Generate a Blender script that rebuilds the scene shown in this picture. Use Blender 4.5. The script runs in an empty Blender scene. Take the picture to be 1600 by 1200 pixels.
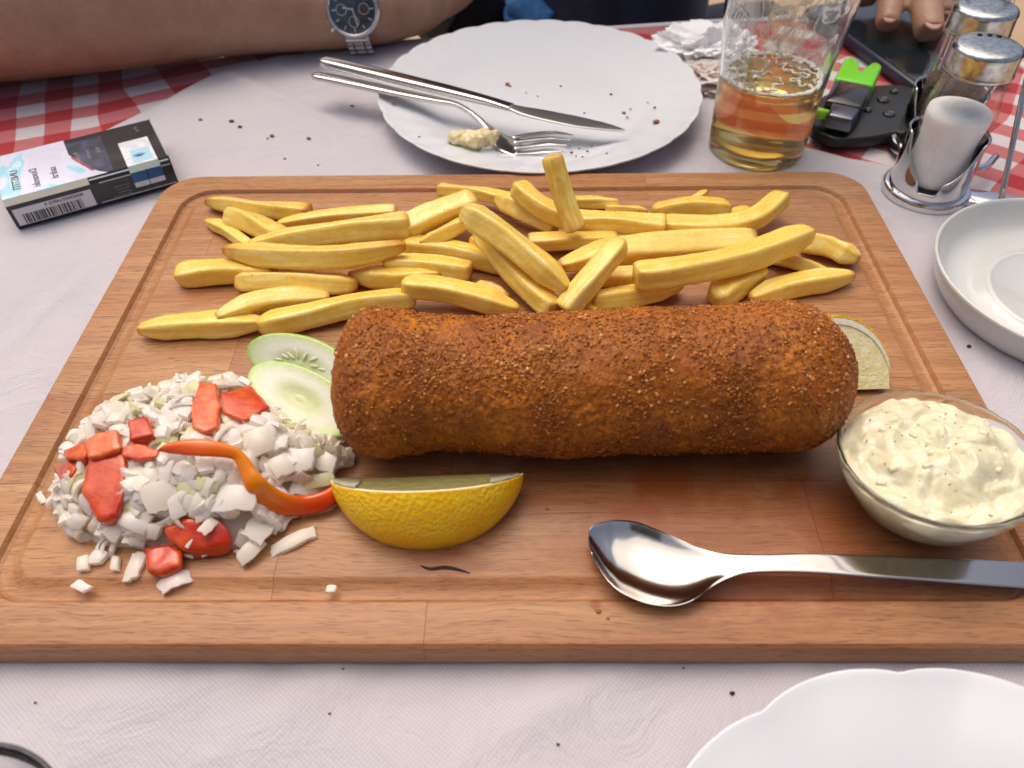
import bpy, bmesh, math, random
import numpy as np
from mathutils import Vector, Matrix, noise
from math import pi, sin, cos, radians

# ---------------------------------------------------------------- camera, sky, sun, exposure
scene = bpy.context.scene
CAM = np.array([0.0055, -0.2634, 0.2697]); YAW, PIT, ROL, FPX = 0.018, 0.8196, -0.0177, 1200.0
FW = np.array([-sin(YAW)*cos(PIT), cos(YAW)*cos(PIT), -sin(PIT)])
_r = np.cross(FW, [0, 0, 1.0]); _r /= np.linalg.norm(_r); _u = np.cross(_r, FW)
RT = _r*cos(ROL) + _u*sin(ROL); UP = -_r*sin(ROL) + _u*cos(ROL)
cd = bpy.data.cameras.new('camera'); cam = bpy.data.objects.new('camera', cd)
scene.collection.objects.link(cam); scene.camera = cam
cam.matrix_world = Matrix(((RT[0], UP[0], -FW[0], CAM[0]), (RT[1], UP[1], -FW[1], CAM[1]),
                           (RT[2], UP[2], -FW[2], CAM[2]), (0, 0, 0, 1)))
cd.sensor_width = 36; cd.lens = 27; cd.clip_start = 0.01; cd.clip_end = 200
cd.dof.use_dof = True; cd.dof.focus_distance = 0.36; cd.dof.aperture_fstop = 11.0

SUN_EL, SUN_AZ = radians(68), radians(-30)       # azimuth measured from +y (behind the board) towards +x
w = bpy.data.worlds.new('World'); scene.world = w; w.use_nodes = True
nt = w.node_tree; bg = nt.nodes['Background']
sk = nt.nodes.new('ShaderNodeTexSky'); sk.sky_type = 'NISHITA'; sk.sun_disc = False
sk.sun_elevation = SUN_EL; sk.sun_rotation = SUN_AZ; sk.air_density = 0.8; sk.dust_density = 7.0; sk.ozone_density = 0.4
nt.links.new(sk.outputs[0], bg.inputs[0]); bg.inputs[1].default_value = 0.15
sl = bpy.data.lights.new('sun', 'SUN'); so = bpy.data.objects.new('sun', sl); scene.collection.objects.link(so)
sl.energy = 1.5; sl.angle = radians(85); sl.color = (1.0, 0.88, 0.72)
sd = Vector((sin(SUN_AZ)*cos(SUN_EL), cos(SUN_AZ)*cos(SUN_EL), sin(SUN_EL)))
so.rotation_euler = sd.to_track_quat('Z', 'Y').to_euler()
scene.cycles.max_bounces = 16; scene.cycles.diffuse_bounces = 8; scene.cycles.transmission_bounces = 14; scene.cycles.transparent_max_bounces = 16
scene.view_settings.view_transform = 'Standard'; scene.view_settings.look = 'None'
scene.view_settings.exposure = -0.12; scene.view_settings.gamma = 1

random.seed(7); RNG = np.random.default_rng(7)

# ---------------------------------------------------------------- helpers
def P(x, y, z=0.0):
    """point of the plane at height z seen along the photograph's pixel (x, y)"""
    d = FW + RT*(x-800)/FPX + UP*(600-y)/FPX
    return CAM + d*(z-CAM[2])/d[2]
def depth(p): return float((np.array(p)-CAM) @ FW)
def wl(o):
    v = Vector((0, 0, 0))
    while o is not None: v = v + o.location; o = o.parent
    return v
def lin(c):
    if isinstance(c, str):
        c = tuple(int(c[i:i+2], 16)/255 for i in (0, 2, 4))
        return tuple(x/12.92 if x <= .04045 else ((x+.055)/1.055)**2.4 for x in c)
    return tuple(c)
def tag(o, label=None, cat=None, group=None, kind=None):
    for k, v in (('label', label), ('category', cat), ('group', group), ('kind', kind)):
        if v: o[k] = v
    return o
def thing(name, label, cat, loc, group=None):
    o = bpy.data.objects.new(name, None); scene.collection.objects.link(o); o.location = tuple(loc)
    o.empty_display_size = .01
    return tag(o, label, cat, group)
def mesh(name, V, F, mat=None, parent=None, smooth=True, M=None, sharp=None, uv=None, origin=None):
    V = np.asarray(V, float)
    if M is not None:
        A = np.array(M); V = V @ A[:3, :3].T + A[:3, 3]
    if parent is None:
        if origin is None: origin = np.array([(V[:, 0].min()+V[:, 0].max())/2, (V[:, 1].min()+V[:, 1].max())/2, V[:, 2].min()])
        V = V - np.array(origin)
    me = bpy.data.meshes.new(name)
    me.from_pydata(V.tolist(), [], [tuple(int(i) for i in f) for f in F]); me.update()
    bm = bmesh.new(); bm.from_mesh(me)
    bmesh.ops.recalc_face_normals(bm, faces=bm.faces); bm.to_mesh(me); bm.free()
    me.polygons.foreach_set('use_smooth', [smooth]*len(me.polygons))
    if sharp: me.set_sharp_from_angle(angle=radians(sharp))
    if uv is not None:
        l = me.uv_layers.new(name='uv'); idx = np.zeros(len(me.loops), int); me.loops.foreach_get('vertex_index', idx)
        l.data.foreach_set('uv', np.asarray(uv)[idx].astype(np.float32).ravel())
    if mat: me.materials.append(mat)
    o = bpy.data.objects.new(name, me); scene.collection.objects.link(o)
    if parent is not None: o.parent = parent; o.location = -wl(parent)
    else: o.location = tuple(origin)
    return o
def attr(o, name, vals):
    a = o.data.attributes.new(name, 'FLOAT', 'POINT'); a.data.foreach_set('value', np.asarray(vals, np.float32)); return o
def bm_obj(name, bm, mat, parent=None, smooth=False, sharp=None, M=None):
    V = [v.co[:] for v in bm.verts]; bm.verts.index_update()
    F = [[v.index for v in f.verts] for f in bm.faces]; bm.free()
    return mesh(name, V, F, mat, parent, smooth, M, sharp)
def join(parts):
    V = []; F = []; n = 0
    for v, f in parts:
        V.append(np.asarray(v, float)); F += [[i+n for i in q] for q in f]; n += len(v)
    return np.concatenate(V), F
def loft(rings, closed=True, cap=True):
    n = len(rings[0]); V = np.concatenate([np.asarray(r, float) for r in rings]); F = []
    for i in range(len(rings)-1):
        for j in range(n if closed else n-1):
            k = (j+1) % n; F.append([i*n+j, i*n+k, (i+1)*n+k, (i+1)*n+j])
    if cap and closed:
        c0 = len(V); V = np.concatenate([V, [np.mean(rings[0], 0)], [np.mean(rings[-1], 0)]])
        m = (len(rings)-1)*n
        for j in range(n):
            k = (j+1) % n; F.append([c0, k, j]); F.append([c0+1, m+j, m+k])
    return V, F
def lathe(prof, seg=64, rmod=None, zmod=None):
    """closed-off profile [(r, z)...]; r = 0 at the ends closes the solid"""
    V = []; F = []; idx = []
    for k, (r, z) in enumerate(prof):
        if r <= 1e-7: idx.append([len(V)]); V.append((0, 0, z)); continue
        row = []
        for j in range(seg):
            t = 2*pi*j/seg; rr = r*(rmod(r, t) if rmod else 1); zz = z+(zmod(r, t) if zmod else 0)
            row.append(len(V)); V.append((rr*cos(t), rr*sin(t), zz))
        idx.append(row)
    for a, b in zip(idx[:-1], idx[1:]):
        for j in range(seg):
            k = (j+1) % seg
            q = [a[j % len(a)], a[k % len(a)], b[k % len(b)], b[j % len(b)]]
            q = list(dict.fromkeys(q))
            if len(q) > 2: F.append(q)
    return np.array(V), F
def tube(path, rad, seg=12, sx=1.0, sz=1.0):
    path = np.asarray(path, float); n = len(path); rad = [rad]*n if np.isscalar(rad) else rad
    rings = []; up = np.array([0, 0, 1.0])
    for i in range(n):
        t = path[min(i+1, n-1)]-path[max(i-1, 0)]; t /= np.linalg.norm(t)+1e-12
        a = np.cross(t, up)
        if np.linalg.norm(a) < .05: a = np.cross(t, [0, 1.0, 0])
        a /= np.linalg.norm(a); b = np.cross(a, t)
        rings.append([path[i]+rad[i]*(a*cos(q)*sx+b*sin(q)*sz) for q in np.linspace(0, 2*pi, seg, endpoint=False)])
    return loft(rings)
def catmull(pts, n):
    pts = np.asarray(pts, float)
    if len(pts) == 2: return np.linspace(pts[0], pts[1], n)
    Q = np.concatenate([[2*pts[0]-pts[1]], pts, [2*pts[-1]-pts[-2]]]); out = []
    for s in np.linspace(0, len(pts)-1-1e-9, n):
        i = int(s); t = s-i; a, b, c, d = Q[i:i+4]
        out.append(.5*((2*b)+(-a+c)*t+(2*a-5*b+4*c-d)*t*t+(-a+3*b-3*c+d)*t**3))
    return np.array(out)
def box(sx, sy, sz, c=(0, 0, 0), bev=0.0, seg=2):
    bm = bmesh.new(); bmesh.ops.create_cube(bm, size=1)
    for v in bm.verts: v.co = Vector((v.co.x*sx+c[0], v.co.y*sy+c[1], v.co.z*sz+c[2]))
    if bev: bmesh.ops.bevel(bm, geom=bm.edges[:], offset=bev, segments=seg, profile=.5, affect='EDGES')
    V = np.array([v.co[:] for v in bm.verts]); bm.verts.index_update()
    F = [[v.index for v in f.verts] for f in bm.faces]; bm.free(); return V, F
def frame(o, x, y=None, z=None):
    """matrix with origin o, x axis x, z close to z"""
    x = np.array(x, float); x /= np.linalg.norm(x); z = np.array([0, 0, 1.0] if z is None else z, float)
    y = np.cross(z, x); y /= np.linalg.norm(y); z = np.cross(x, y)
    M = np.eye(4); M[:3, 0] = x; M[:3, 1] = y; M[:3, 2] = z; M[:3, 3] = o; return M
def nz(x, y, z=0.0): return noise.noise(Vector((x, y, z)))
def xf(V, M): A = np.array(M); return np.asarray(V) @ A[:3, :3].T + A[:3, 3]

# ---------------------------------------------------------------- materials
def NEW(name):
    m = bpy.data.materials.new(name); m.use_nodes = True; nt = m.node_tree
    return m, nt, nt.nodes['Principled BSDF'], lambda t: nt.nodes.new('ShaderNode'+t), nt.links.new
def mix(nt, fac, a, b, mode='MIX'):
    n = nt.nodes.new('ShaderNodeMix'); n.data_type = 'RGBA'; n.blend_type = mode
    for s, v in ((0, fac), (6, a), (7, b)):
        if hasattr(v, 'links') or isinstance(v, bpy.types.NodeSocket): nt.links.new(v, n.inputs[s])
        else: n.inputs[s].default_value = v if s == 0 else (*v[:3], 1)
    return n.outputs[2]
def ntex(nt, scale, detail=3, rough=.55, vec=None, stretch=None, coord='Object', dist=0.0):
    if vec is None: vec = nt.nodes.new('ShaderNodeTexCoord').outputs[coord]
    if stretch:
        mp = nt.nodes.new('ShaderNodeMapping'); mp.inputs['Scale'].default_value = stretch; nt.links.new(vec, mp.inputs[0]); vec = mp.outputs[0]
    n = nt.nodes.new('ShaderNodeTexNoise'); n.inputs['Scale'].default_value = scale; n.inputs['Detail'].default_value = detail
    n.inputs['Roughness'].default_value = rough; n.inputs['Distortion'].default_value = dist; nt.links.new(vec, n.inputs[0]); return n.outputs[0]
def ramp(nt, fac, stops):
    r = nt.nodes.new('ShaderNodeValToRGB'); e = r.color_ramp.elements
    while len(e) < len(stops): e.new(.5)
    for k, (p, c) in enumerate(stops): e[k].position = p; e[k].color = (*((c,)*3 if np.isscalar(c) else c[:3]), 1)
    nt.links.new(fac, r.inputs[0]); return r.outputs[0]
def math_(nt, op, a, b=None):
    n = nt.nodes.new('ShaderNodeMath'); n.operation = op
    for s, v in ((0, a), (1, b)):
        if v is None: continue
        if isinstance(v, bpy.types.NodeSocket): nt.links.new(v, n.inputs[s])
        else: n.inputs[s].default_value = v
    return n.outputs[0]
def bump(nt, h, strength, dist, prev=None):
    b = nt.nodes.new('ShaderNodeBump'); b.inputs['Strength'].default_value = strength; b.inputs['Distance'].default_value = dist
    nt.links.new(h, b.inputs['Height'])
    if prev is not None: nt.links.new(prev, b.inputs['Normal'])
    return b.outputs[0]
def mat(name, c, rough=.5, c2=None, ns=50, rng=(.4, .6), metal=0, sss=0, sssr=(.002, .001, .0006), trans=0, ior=1.45,
        coat=0, bmp=None, spec=.5, aniso=0, detail=3, sheen=0, alpha=None):
    m, nt, b, N, L = NEW(name); I = b.inputs
    c = lin(c); I['Base Color'].default_value = (*c, 1); I['Roughness'].default_value = rough; I['Metallic'].default_value = metal
    I['IOR'].default_value = ior; I['Transmission Weight'].default_value = trans; I['Coat Weight'].default_value = coat
    I['Coat Roughness'].default_value = .08; I['Specular IOR Level'].default_value = spec; I['Sheen Weight'].default_value = sheen
    if sss:
        I['Subsurface Weight'].default_value = sss; I['Subsurface Radius'].default_value = (1, .6, .4)
        I['Subsurface Scale'].default_value = sssr[0]
    if c2 is not None:
        f = ramp(nt, ntex(nt, ns, detail), [(rng[0], 0.0), (rng[1], 1.0)])
        L(mix(nt, f, c, lin(c2)), I['Base Color'])
    if bmp: L(bump(nt, ntex(nt, bmp[0], 4), bmp[1], bmp[2]), I['Normal'])
    return m
STEEL = mat('stainless_steel', (.62, .6, .57), .16, metal=1, bmp=(900, .05, .0002))
CHROME = mat('chrome', (.72, .72, .73), .09, metal=1, bmp=(220, .05, .0005))
def thin_glass(name, tint=(.985, .99, .988), rough=.02):
    m = bpy.data.materials.new(name); m.use_nodes = True; nt = m.node_tree; nt.nodes.clear(); N = nt.nodes.new; L = nt.links.new
    o = N('ShaderNodeOutputMaterial'); mx = N('ShaderNodeMixShader'); tr = N('ShaderNodeBsdfTransparent'); gl = N('ShaderNodeBsdfGlossy'); lw = N('ShaderNodeLayerWeight')
    tr.inputs[0].default_value = (*tint, 1); gl.inputs['Roughness'].default_value = rough; lw.inputs['Blend'].default_value = .32
    mm = N('ShaderNodeMath'); mm.operation = 'MULTIPLY_ADD'; mm.inputs[1].default_value = .65; mm.inputs[2].default_value = .05; L(lw.outputs['Facing'], mm.inputs[0])
    pw = N('ShaderNodeMath'); pw.operation = 'POWER'; pw.inputs[1].default_value = 2.2; L(lw.outputs['Facing'], pw.inputs[0]); L(pw.outputs[0], mm.inputs[0])
    L(mm.outputs[0], mx.inputs[0]); L(tr.outputs[0], mx.inputs[1]); L(gl.outputs[0], mx.inputs[2]); L(mx.outputs[0], o.inputs[0]); return m
THIN = thin_glass('thin_clear_glass')
GLASS = mat('clear_glass', (.97, .985, .98), .0, trans=1, ior=1.47)

# ---------------------------------------------------------------- ground, table, cloths
def grid(xs, ys, fz):
    V = [(x, y, fz(x, y)) for y in ys for x in xs]; n = len(xs)
    F = [[j*n+i, j*n+i+1, (j+1)*n+i+1, (j+1)*n+i] for j in range(len(ys)-1) for i in range(n-1)]
    return V, F
m, nt, b, N, L = NEW('terrace_paving')
L(mix(nt, ntex(nt, 3, 5), lin('9c8468'), lin('c2a787')), b.inputs['Base Color']); b.inputs['Roughness'].default_value = .8
V, F = grid(np.linspace(-15, 15, 31), np.linspace(-15, 15, 31), lambda x, y: -.74)
tag(mesh('ground', V, F, m), kind='structure')

TA = radians(7.6); TX = np.array([cos(TA), sin(TA), 0]); TY = np.array([-sin(TA), cos(TA), 0]); TC = np.array([.379, .441, 0])
TW, TD = 1.25, .86
TM = np.eye(4); TM[:3, 0] = TX; TM[:3, 1] = TY; TM[:3, 3] = TC
wood_dark = mat('dark_varnished_wood', (.12, .06, .03), .4)
t = thing('table', 'dark wooden table under the red checked tablecloth', 'table', TC-TX*TW/2-TY*TD/2+np.array([0, 0, -.74]))
mesh('tabletop', *box(TW-.02, TD-.02, .03, (-TW/2, -TD/2, -.021), .003), wood_dark, t, False, TM)
for sx in (-.06, -TW+.06):
    for sy in (-.06, -TD+.06):
        mesh('leg', *box(.05, .05, .70, (sx, sy, -.387), .004), wood_dark, t, False, TM)

# red gingham cloth
def cloth_xy(s, t_):
    """s<=0 along TX, t<=0 along TY; past the table edge the cloth hangs"""
    def fold(e):
        if e <= -.008: return e, 0.0
        q = (e+.008)/.016
        if q < 1: a = q*pi/2; return -.008+.0102*sin(a), -.0102*(1-cos(a))
        return .0022+.02*(1-math.exp(-(q-1)*.12)), -.0102-(e-.008)
    x, zx = fold(s); y, zy = fold(t_)
    z = min(zx, zy)
    if z < -.011:
        k = (-z-.01); wv = .012*min(1, k*8)*sin((s+t_ if zy < zx else t_-s)*42)
        if zy < zx: y += wv
        else: x += wv
    return x, y, z
ss = np.concatenate([np.linspace(-TW-.2, -TW-.012, 10), np.linspace(-TW-.01, -.012, 130), np.linspace(-.010, .012, 9), np.linspace(.02, .22, 16)])
tt = np.concatenate([np.linspace(-TD-.2, -TD-.012, 8), np.linspace(-TD-.01, -.012, 110), np.linspace(-.010, .012, 9), np.linspace(.02, .22, 16)])
V = []; UV = []
for t_ in tt:
    for s in ss:
        s2 = s if s > -TW else -TW
        x, y, z = cloth_xy(s, t_)
        if s < -TW: z = min(z, s+TW); x = -TW-.01
        if t_ < -TD: z = min(z, t_+TD); y = -TD-.01
        p = TC + TX*x + TY*y
        z += -.0012+.0011*nz(p[0]*9, p[1]*9)+.0006*nz(p[0]*30, p[1]*30, 3)
        V.append((p[0], p[1], z))
        wx = p[0] if z > -.02 else (TC+TX*s+TY*t_)[0]; q = TC+TX*s+TY*t_
        th = radians(21-50*np.clip((q[0]+.3)/.65, 0, 1))
        u = q[0]*cos(th)+q[1]*sin(th); v = -q[0]*sin(th)+q[1]*cos(th)
        if t_ > -.05 and q[0] > 0: pass
        UV.append((u+.004*nz(q[0]*14, q[1]*14, 7), v+.005*nz(q[0]*13, q[1]*13, 11)))
n = len(ss); F = [[j*n+i, j*n+i+1, (j+1)*n+i+1, (j+1)*n+i] for j in range(len(tt)-1) for i in range(n-1)]
m, nt, b, N, L = NEW('red_gingham')
uvn = N('TexCoord').outputs['UV']; sp = N('SeparateXYZ'); L(uvn, sp.inputs[0])
def stripe(s):
    f = math_(nt, 'FRACT', math_(nt, 'DIVIDE', math_(nt, 'ADD', s, 10.0), .036)); return math_(nt, 'GREATER_THAN', f, .5)
a_, b_ = stripe(sp.outputs[0]), stripe(sp.outputs[1])
th = ntex(nt, 900, 2); WHITE = lin('cac3c6')
c1 = mix(nt, math_(nt, 'MULTIPLY', math_(nt, 'ADD', a_, b_), .5), WHITE, lin('b01216'))
both = math_(nt, 'MULTIPLY', a_, b_); one = math_(nt, 'ABSOLUTE', math_(nt, 'SUBTRACT', a_, b_))
c1 = mix(nt, one, WHITE, lin('b9686a')); c1 = mix(nt, both, c1, lin('a5262a'))
c1 = mix(nt, math_(nt, 'MULTIPLY', th, .25), c1, lin('ffffff'), 'MULTIPLY')
L(c1, b.inputs['Base Color']); b.inputs['Roughness'].default_value = .9; b.inputs['Sheen Weight'].default_value = .15
L(bump(nt, th, .25, .0006), b.inputs['Normal'])
tc = mesh('tablecloth', V, F, m, None, True, uv=UV)
tag(tc, 'red and white checked tablecloth spread over the whole table', 'tablecloth')
# white hem of the gingham along the far and right edges
m = mat('white_hem', 'cfc8ca', .9, bmp=(700, .2, .0005))
hem = []
for k in range(2):
    path = [(TC+TX*x+TY*.001+np.array([0, 0, -.0022])) if k == 0 else (TC+TY*x+TX*.001+np.array([0, 0, -.0022])) for x in np.linspace(-.62, -.004, 60)]
    hem.append(tube(path, .0035, 8, sz=.6))
mesh('hem', *join(hem), m, tc, True)

# white overlay cloth, its back edge is a function y(x)
edge_px = [(-420, 420), (-150, 285), (0, 252), (165, 203), (270, 150), (345, 109), (440, 86), (560, 74), (700, 57), (850, 50), (960, 68), (1060, 118), (1150, 172), (1250, 228), (1400, 264), (1560, 332), (1720, 420), (1900, 520)]
E_ = np.array([P(x, y, .001)[:2] for x, y in edge_px])
def y_edge(x): return float(np.interp(x, E_[:, 0], E_[:, 1]))+.0022*nz(x*40, 5)+.0012*nz(x*130, 2)
creases = [((345, 112), (560, 215), .0016, .004), ((560, 215), (790, 262), .0012, .005), ((255, 165), (420, 272), .0011, .003), ((480, 140), (620, 120), .0008, .006),
           ((0, 560), (150, 420), .0009, .006), ((300, 1200), (560, 1050), .0010, .009), ((700, 1200), (1000, 1040), .0012, .010), ((100, 1110), (420, 1060), .0009, .009),
           ((1250, 260), (1500, 420), .0012, .006), ((1330, 300), (1430, 285), .0010, .004), ((1100, 240), (1020, 180), .0009, .005)]
CR = [(P(*a, 0)[:2], P(*b_, 0)[:2], h*2.6, w_*.8) for a, b_, h, w_ in creases]
def cz(x, y):
    z = .0016+.0034*nz(x*13, y*10, 1.3)*(1 if y < -.16 else .5)+.0011*nz(x*34, y*24, 4)+.0004*nz(x*90, y*70, 6)
    for a, b_, h, w_ in CR:
        d = b_-a; l2 = d@d; s = ((x-a[0])*d[0]+(y-a[1])*d[1])/l2
        if -.15 < s < 1.15:
            s_ = (x-a[0]-s*d[0], y-a[1]-s*d[1]); dd = math.hypot(*s_)
            z += h*math.exp(-dd/w_)*max(0, 1-abs(2*s-1)**3*.8)
    return max(z, .0003)
xs = np.linspace(-.62, .47, 260); rows = 190; V = []
for j in range(rows):
    for x in xs:
        ye = y_edge(x); y = ye+(-.40-ye)*(j/(rows-1))**1.0
        if j <= 1: z = cz(x, y)*.4+(.0004 if j else .0001)
        else: z = cz(x, y)
        V.append((x, y, z))
n = len(xs); F = [[j*n+i, j*n+i+1, (j+1)*n+i+1, (j+1)*n+i] for j in range(rows-1) for i in range(n-1)]
m, nt, b, N, L = NEW('white_cotton')
co = N('TexCoord').outputs['Object']
def threads(ang, sc):
    mp = N('Mapping'); mp.inputs['Rotation'].default_value = (0, 0, radians(ang)); L(co, mp.inputs[0])
    wv = N('TexWave'); wv.inputs['Scale'].default_value = sc; wv.inputs['Distortion'].default_value = 1.2; wv.inputs['Detail'].default_value = 1
    wv.inputs['Detail Scale'].default_value = 3; L(mp.outputs[0], wv.inputs[0]); return wv.outputs['Fac']
w1 = threads(38, 235); w2 = threads(-52, 235)
wm = math_(nt, 'MULTIPLY', w1, w2); big = ntex(nt, 14, 3)
c = mix(nt, wm, lin('b8b4bc'), lin('cdcad1')); c = mix(nt, ramp(nt, big, [(.3, 0.), (.7, 1.)]), c, mix(nt, .5, c, lin('cac2c4')))
L(c, b.inputs['Base Color']); b.inputs['Roughness'].default_value = .85; b.inputs['Sheen Weight'].default_value = .1
L(bump(nt, wm, .22, .0003, bump(nt, ntex(nt, 30, 5, .6, None, None, 'Object', .8), .55, .006)), b.inputs['Normal'])
tag(mesh('white_overlay_cloth', V, F, m), 'plain white woven overlay cloth laid across the checked tablecloth, under board and plates', 'overlay cloth')

# ---------------------------------------------------------------- cutting board (glued beech planks with juice groove)
BW, BD, BZ = .42, .30, .0148
def rrect(d, rad, z, nc=10):
    hx, hy = BW/2-d, BD/2-d; out = []
    for cx, cy, a0 in ((hx-rad, hy-rad, 0), (-hx+rad, hy-rad, 90), (-hx+rad, -hy+rad, 180), (hx-rad, -hy+rad, 270)):
        for k in range(nc+1):
            a = radians(a0+90*k/nc); out.append((cx+rad*cos(a), cy+rad*sin(a), z))
    return out
prof = [(.003, .0, .02), (.0, .003, .023), (.0, BZ-.0042, .023), (.0005, BZ-.0018, .0225), (.0016, BZ-.0005, .0215), (.0032, BZ, .02),
        (.0168, BZ, .018), (.0173, BZ-.0006, .0176), (.0180, BZ-.0022, .017), (.0195, BZ-.0030, .0155), (.0222, BZ-.0029, .013), (.0248, BZ-.0016, .011), (.0266, BZ-.0003, .0095), (.0275, BZ, .009)]
rings = [rrect(d, r, z+.0012) for d, z, r in prof]
BTOP = BZ+.0012
def board_bm():
    bm = bmesh.new(); R_ = [[bm.verts.new(p) for p in r] for r in rings]; n = len(rings[0])
    for a, b2 in zip(R_[:-1], R_[1:]):
        for j in range(n): bm.faces.new((a[j], a[(j+1) % n], b2[(j+1) % n], b2[j]))
    bm.faces.new(R_[0][::-1]); bm.faces.new(R_[-1]); return bm
def cut(bm, co, no):
    bmesh.ops.bisect_plane(bm, geom=bm.verts[:]+bm.edges[:]+bm.faces[:], dist=1e-6, plane_co=co, plane_no=no, clear_outer=True)
    be = [e for e in bm.edges if e.is_boundary]
    if be: bmesh.ops.holes_fill(bm, edges=be, sides=0)
m, nt, b, N, L = NEW('oiled_beech')
tc_ = N('TexCoord').outputs['Object']; oi = N('ObjectInfo')
off = N('VectorMath'); off.operation = 'MULTIPLY_ADD'
cmb = N('CombineXYZ'); L(oi.outputs['Random'], cmb.inputs[0]); L(oi.outputs['Random'], cmb.inputs[1])
L(cmb.outputs[0], off.inputs[0]); off.inputs[1].default_value = (7, 3, 0)
wob = N('TexNoise'); wob.inputs['Scale'].default_value = 14; L(tc_, wob.inputs[0])
wv = N('VectorMath'); wv.operation = 'MULTIPLY_ADD'; L(wob.outputs[1], wv.inputs[0]); wv.inputs[1].default_value = (0, .010, 0); L(tc_, wv.inputs[2]); L(wv.outputs[0], off.inputs[2])
vec = off.outputs[0]
g1 = ntex(nt, 1, 6, .65, vec, (7, 230, 230)); g2 = ntex(nt, 1, 3, .5, vec, (22, 1100, 1100)); g3 = ntex(nt, 1, 2, .5, vec, (5, 45, 45))
base = mix(nt, ramp(nt, g1, [(.3, 0.), (.7, 1.)]), lin('a07046'), lin('c6996a'))
base = mix(nt, ramp(nt, g3, [(.35, 0.), (.65, 1.)]), base, mix(nt, .55, base, lin('b0744a')))
# short dark pores running with the grain
fl = ntex(nt, 1, 1, .5, vec, (120, 2900, 2900)); fk = ramp(nt, fl, [(.58, 0.), (.66, 1.)])
base = mix(nt, math_(nt, 'MULTIPLY', fk, .6), base, lin('4e2a15'))
base = mix(nt, math_(nt, 'MULTIPLY', ramp(nt, g2, [(.45, 0.), (.62, 1.)]), .22), base, lin('7a4526'))
base = mix(nt, .8, base, oi.outputs['Color'], 'MULTIPLY')
# oil and juice stains round the food; darker areas along spoon and front right
gp = N('NewGeometry').outputs['Position']
st = ramp(nt, ntex(nt, 22, 4, .6, gp), [(.45, 0.), (.62, 1.)])
def blob(px, py, rx, ry, soft=.35):
    c = P(px, py, BTOP); s = N('VectorMath'); s.operation = 'SUBTRACT'; L(gp, s.inputs[0]); s.inputs[1].default_value = tuple(c)
    m2 = N('VectorMath'); m2.operation = 'DIVIDE'; L(s.outputs[0], m2.inputs[0]); m2.inputs[1].default_value = (rx, ry, 1.0)
    ln = N('VectorMath'); ln.operation = 'LENGTH'; L(m2.outputs[0], ln.inputs[0])
    v = math_(nt, 'ADD', ln.outputs['Value'], math_(nt, 'MULTIPLY', math_(nt, 'SUBTRACT', ntex(nt, 90, 4, .6, gp), .5), 1.4))
    return ramp(nt, v, [(1-soft, 1.), (1.0+soft, 0.)])
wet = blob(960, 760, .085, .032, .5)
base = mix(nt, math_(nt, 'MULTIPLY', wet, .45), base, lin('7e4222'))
for q in ((1040, 745, .016, .011, .55), (1000, 800, .010, .010, .45), (1150, 905, .05, .010, .5), (930, 940, .0025, .0035, .7), (693, 882, .018, .007, .5), (640, 650, .03, .02, .3), (1290, 800, .02, .02, .3), (1230, 850, .10, .035, .38), (520, 460, .05, .02, .3)):
    base = mix(nt, math_(nt, 'MULTIPLY', blob(*q[:4]), q[4]), base, lin('8a3c12'))
# dark knife scar in front of the lemon
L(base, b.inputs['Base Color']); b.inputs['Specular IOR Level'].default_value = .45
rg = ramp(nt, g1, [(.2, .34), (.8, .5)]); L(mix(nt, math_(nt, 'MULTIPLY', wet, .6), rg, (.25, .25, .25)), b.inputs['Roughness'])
L(bump(nt, fk, -.5, .0004, bump(nt, g2, .25, .0003)), b.inputs['Normal'])
BEECH = m
board = thing('cutting_board', 'large rounded beech cutting board with a juice groove, carrying the fried roll and fries', 'cutting board', (0, 0, .0012))
ys = [-.15, -.1312, -.0805, -.0314, .0206, .0696, .119, .15]
ends = [[-.0286], [-.086, .118], [-.0233, .17], [-.13, .06], [-.05, .139], [-.165, .02], [.08]]
tone = [[.95, .88], [1.08, .93, .86], [.9, .80, .84], [.95, .83, .97], [1.0, .9, 1.0], [.93, 1.0, .96], [.96, .98]]
hue = random.Random(4)
sc_ = catmull([P(x, y, BTOP) for x, y in ((657, 884), (672, 889), (695, 887), (715, 890), (735, 896))], 30)
mesh('knife_scar', *tube(sc_, list(.00085*np.sin(np.linspace(.35, 2.9, 30))), 8, 1, .16), mat('burnt_scar', '24120c', .7), board, True)
for r in range(7):
    xs_ = [-.21]+ends[r]+[.21]
    for k in range(len(xs_)-1):
        bm = board_bm(); g = .00007
        if r > 0: cut(bm, (0, ys[r]+g, 0), (0, -1, 0))
        if r < 6: cut(bm, (0, ys[r+1]-g, 0), (0, 1, 0))
        if k > 0: cut(bm, (xs_[k]+g, 0, 0), (-1, 0, 0))
        if k < len(xs_)-2: cut(bm, (xs_[k+1]-g, 0, 0), (1, 0, 0))
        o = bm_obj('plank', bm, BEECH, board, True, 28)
        tn = tone[r][k]; h = hue.uniform(-.04, .04); o.color = (min(1, tn*1.0), min(1, tn*(.97+h)), min(1, tn*(.95+h*1.5)), 1)

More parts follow.
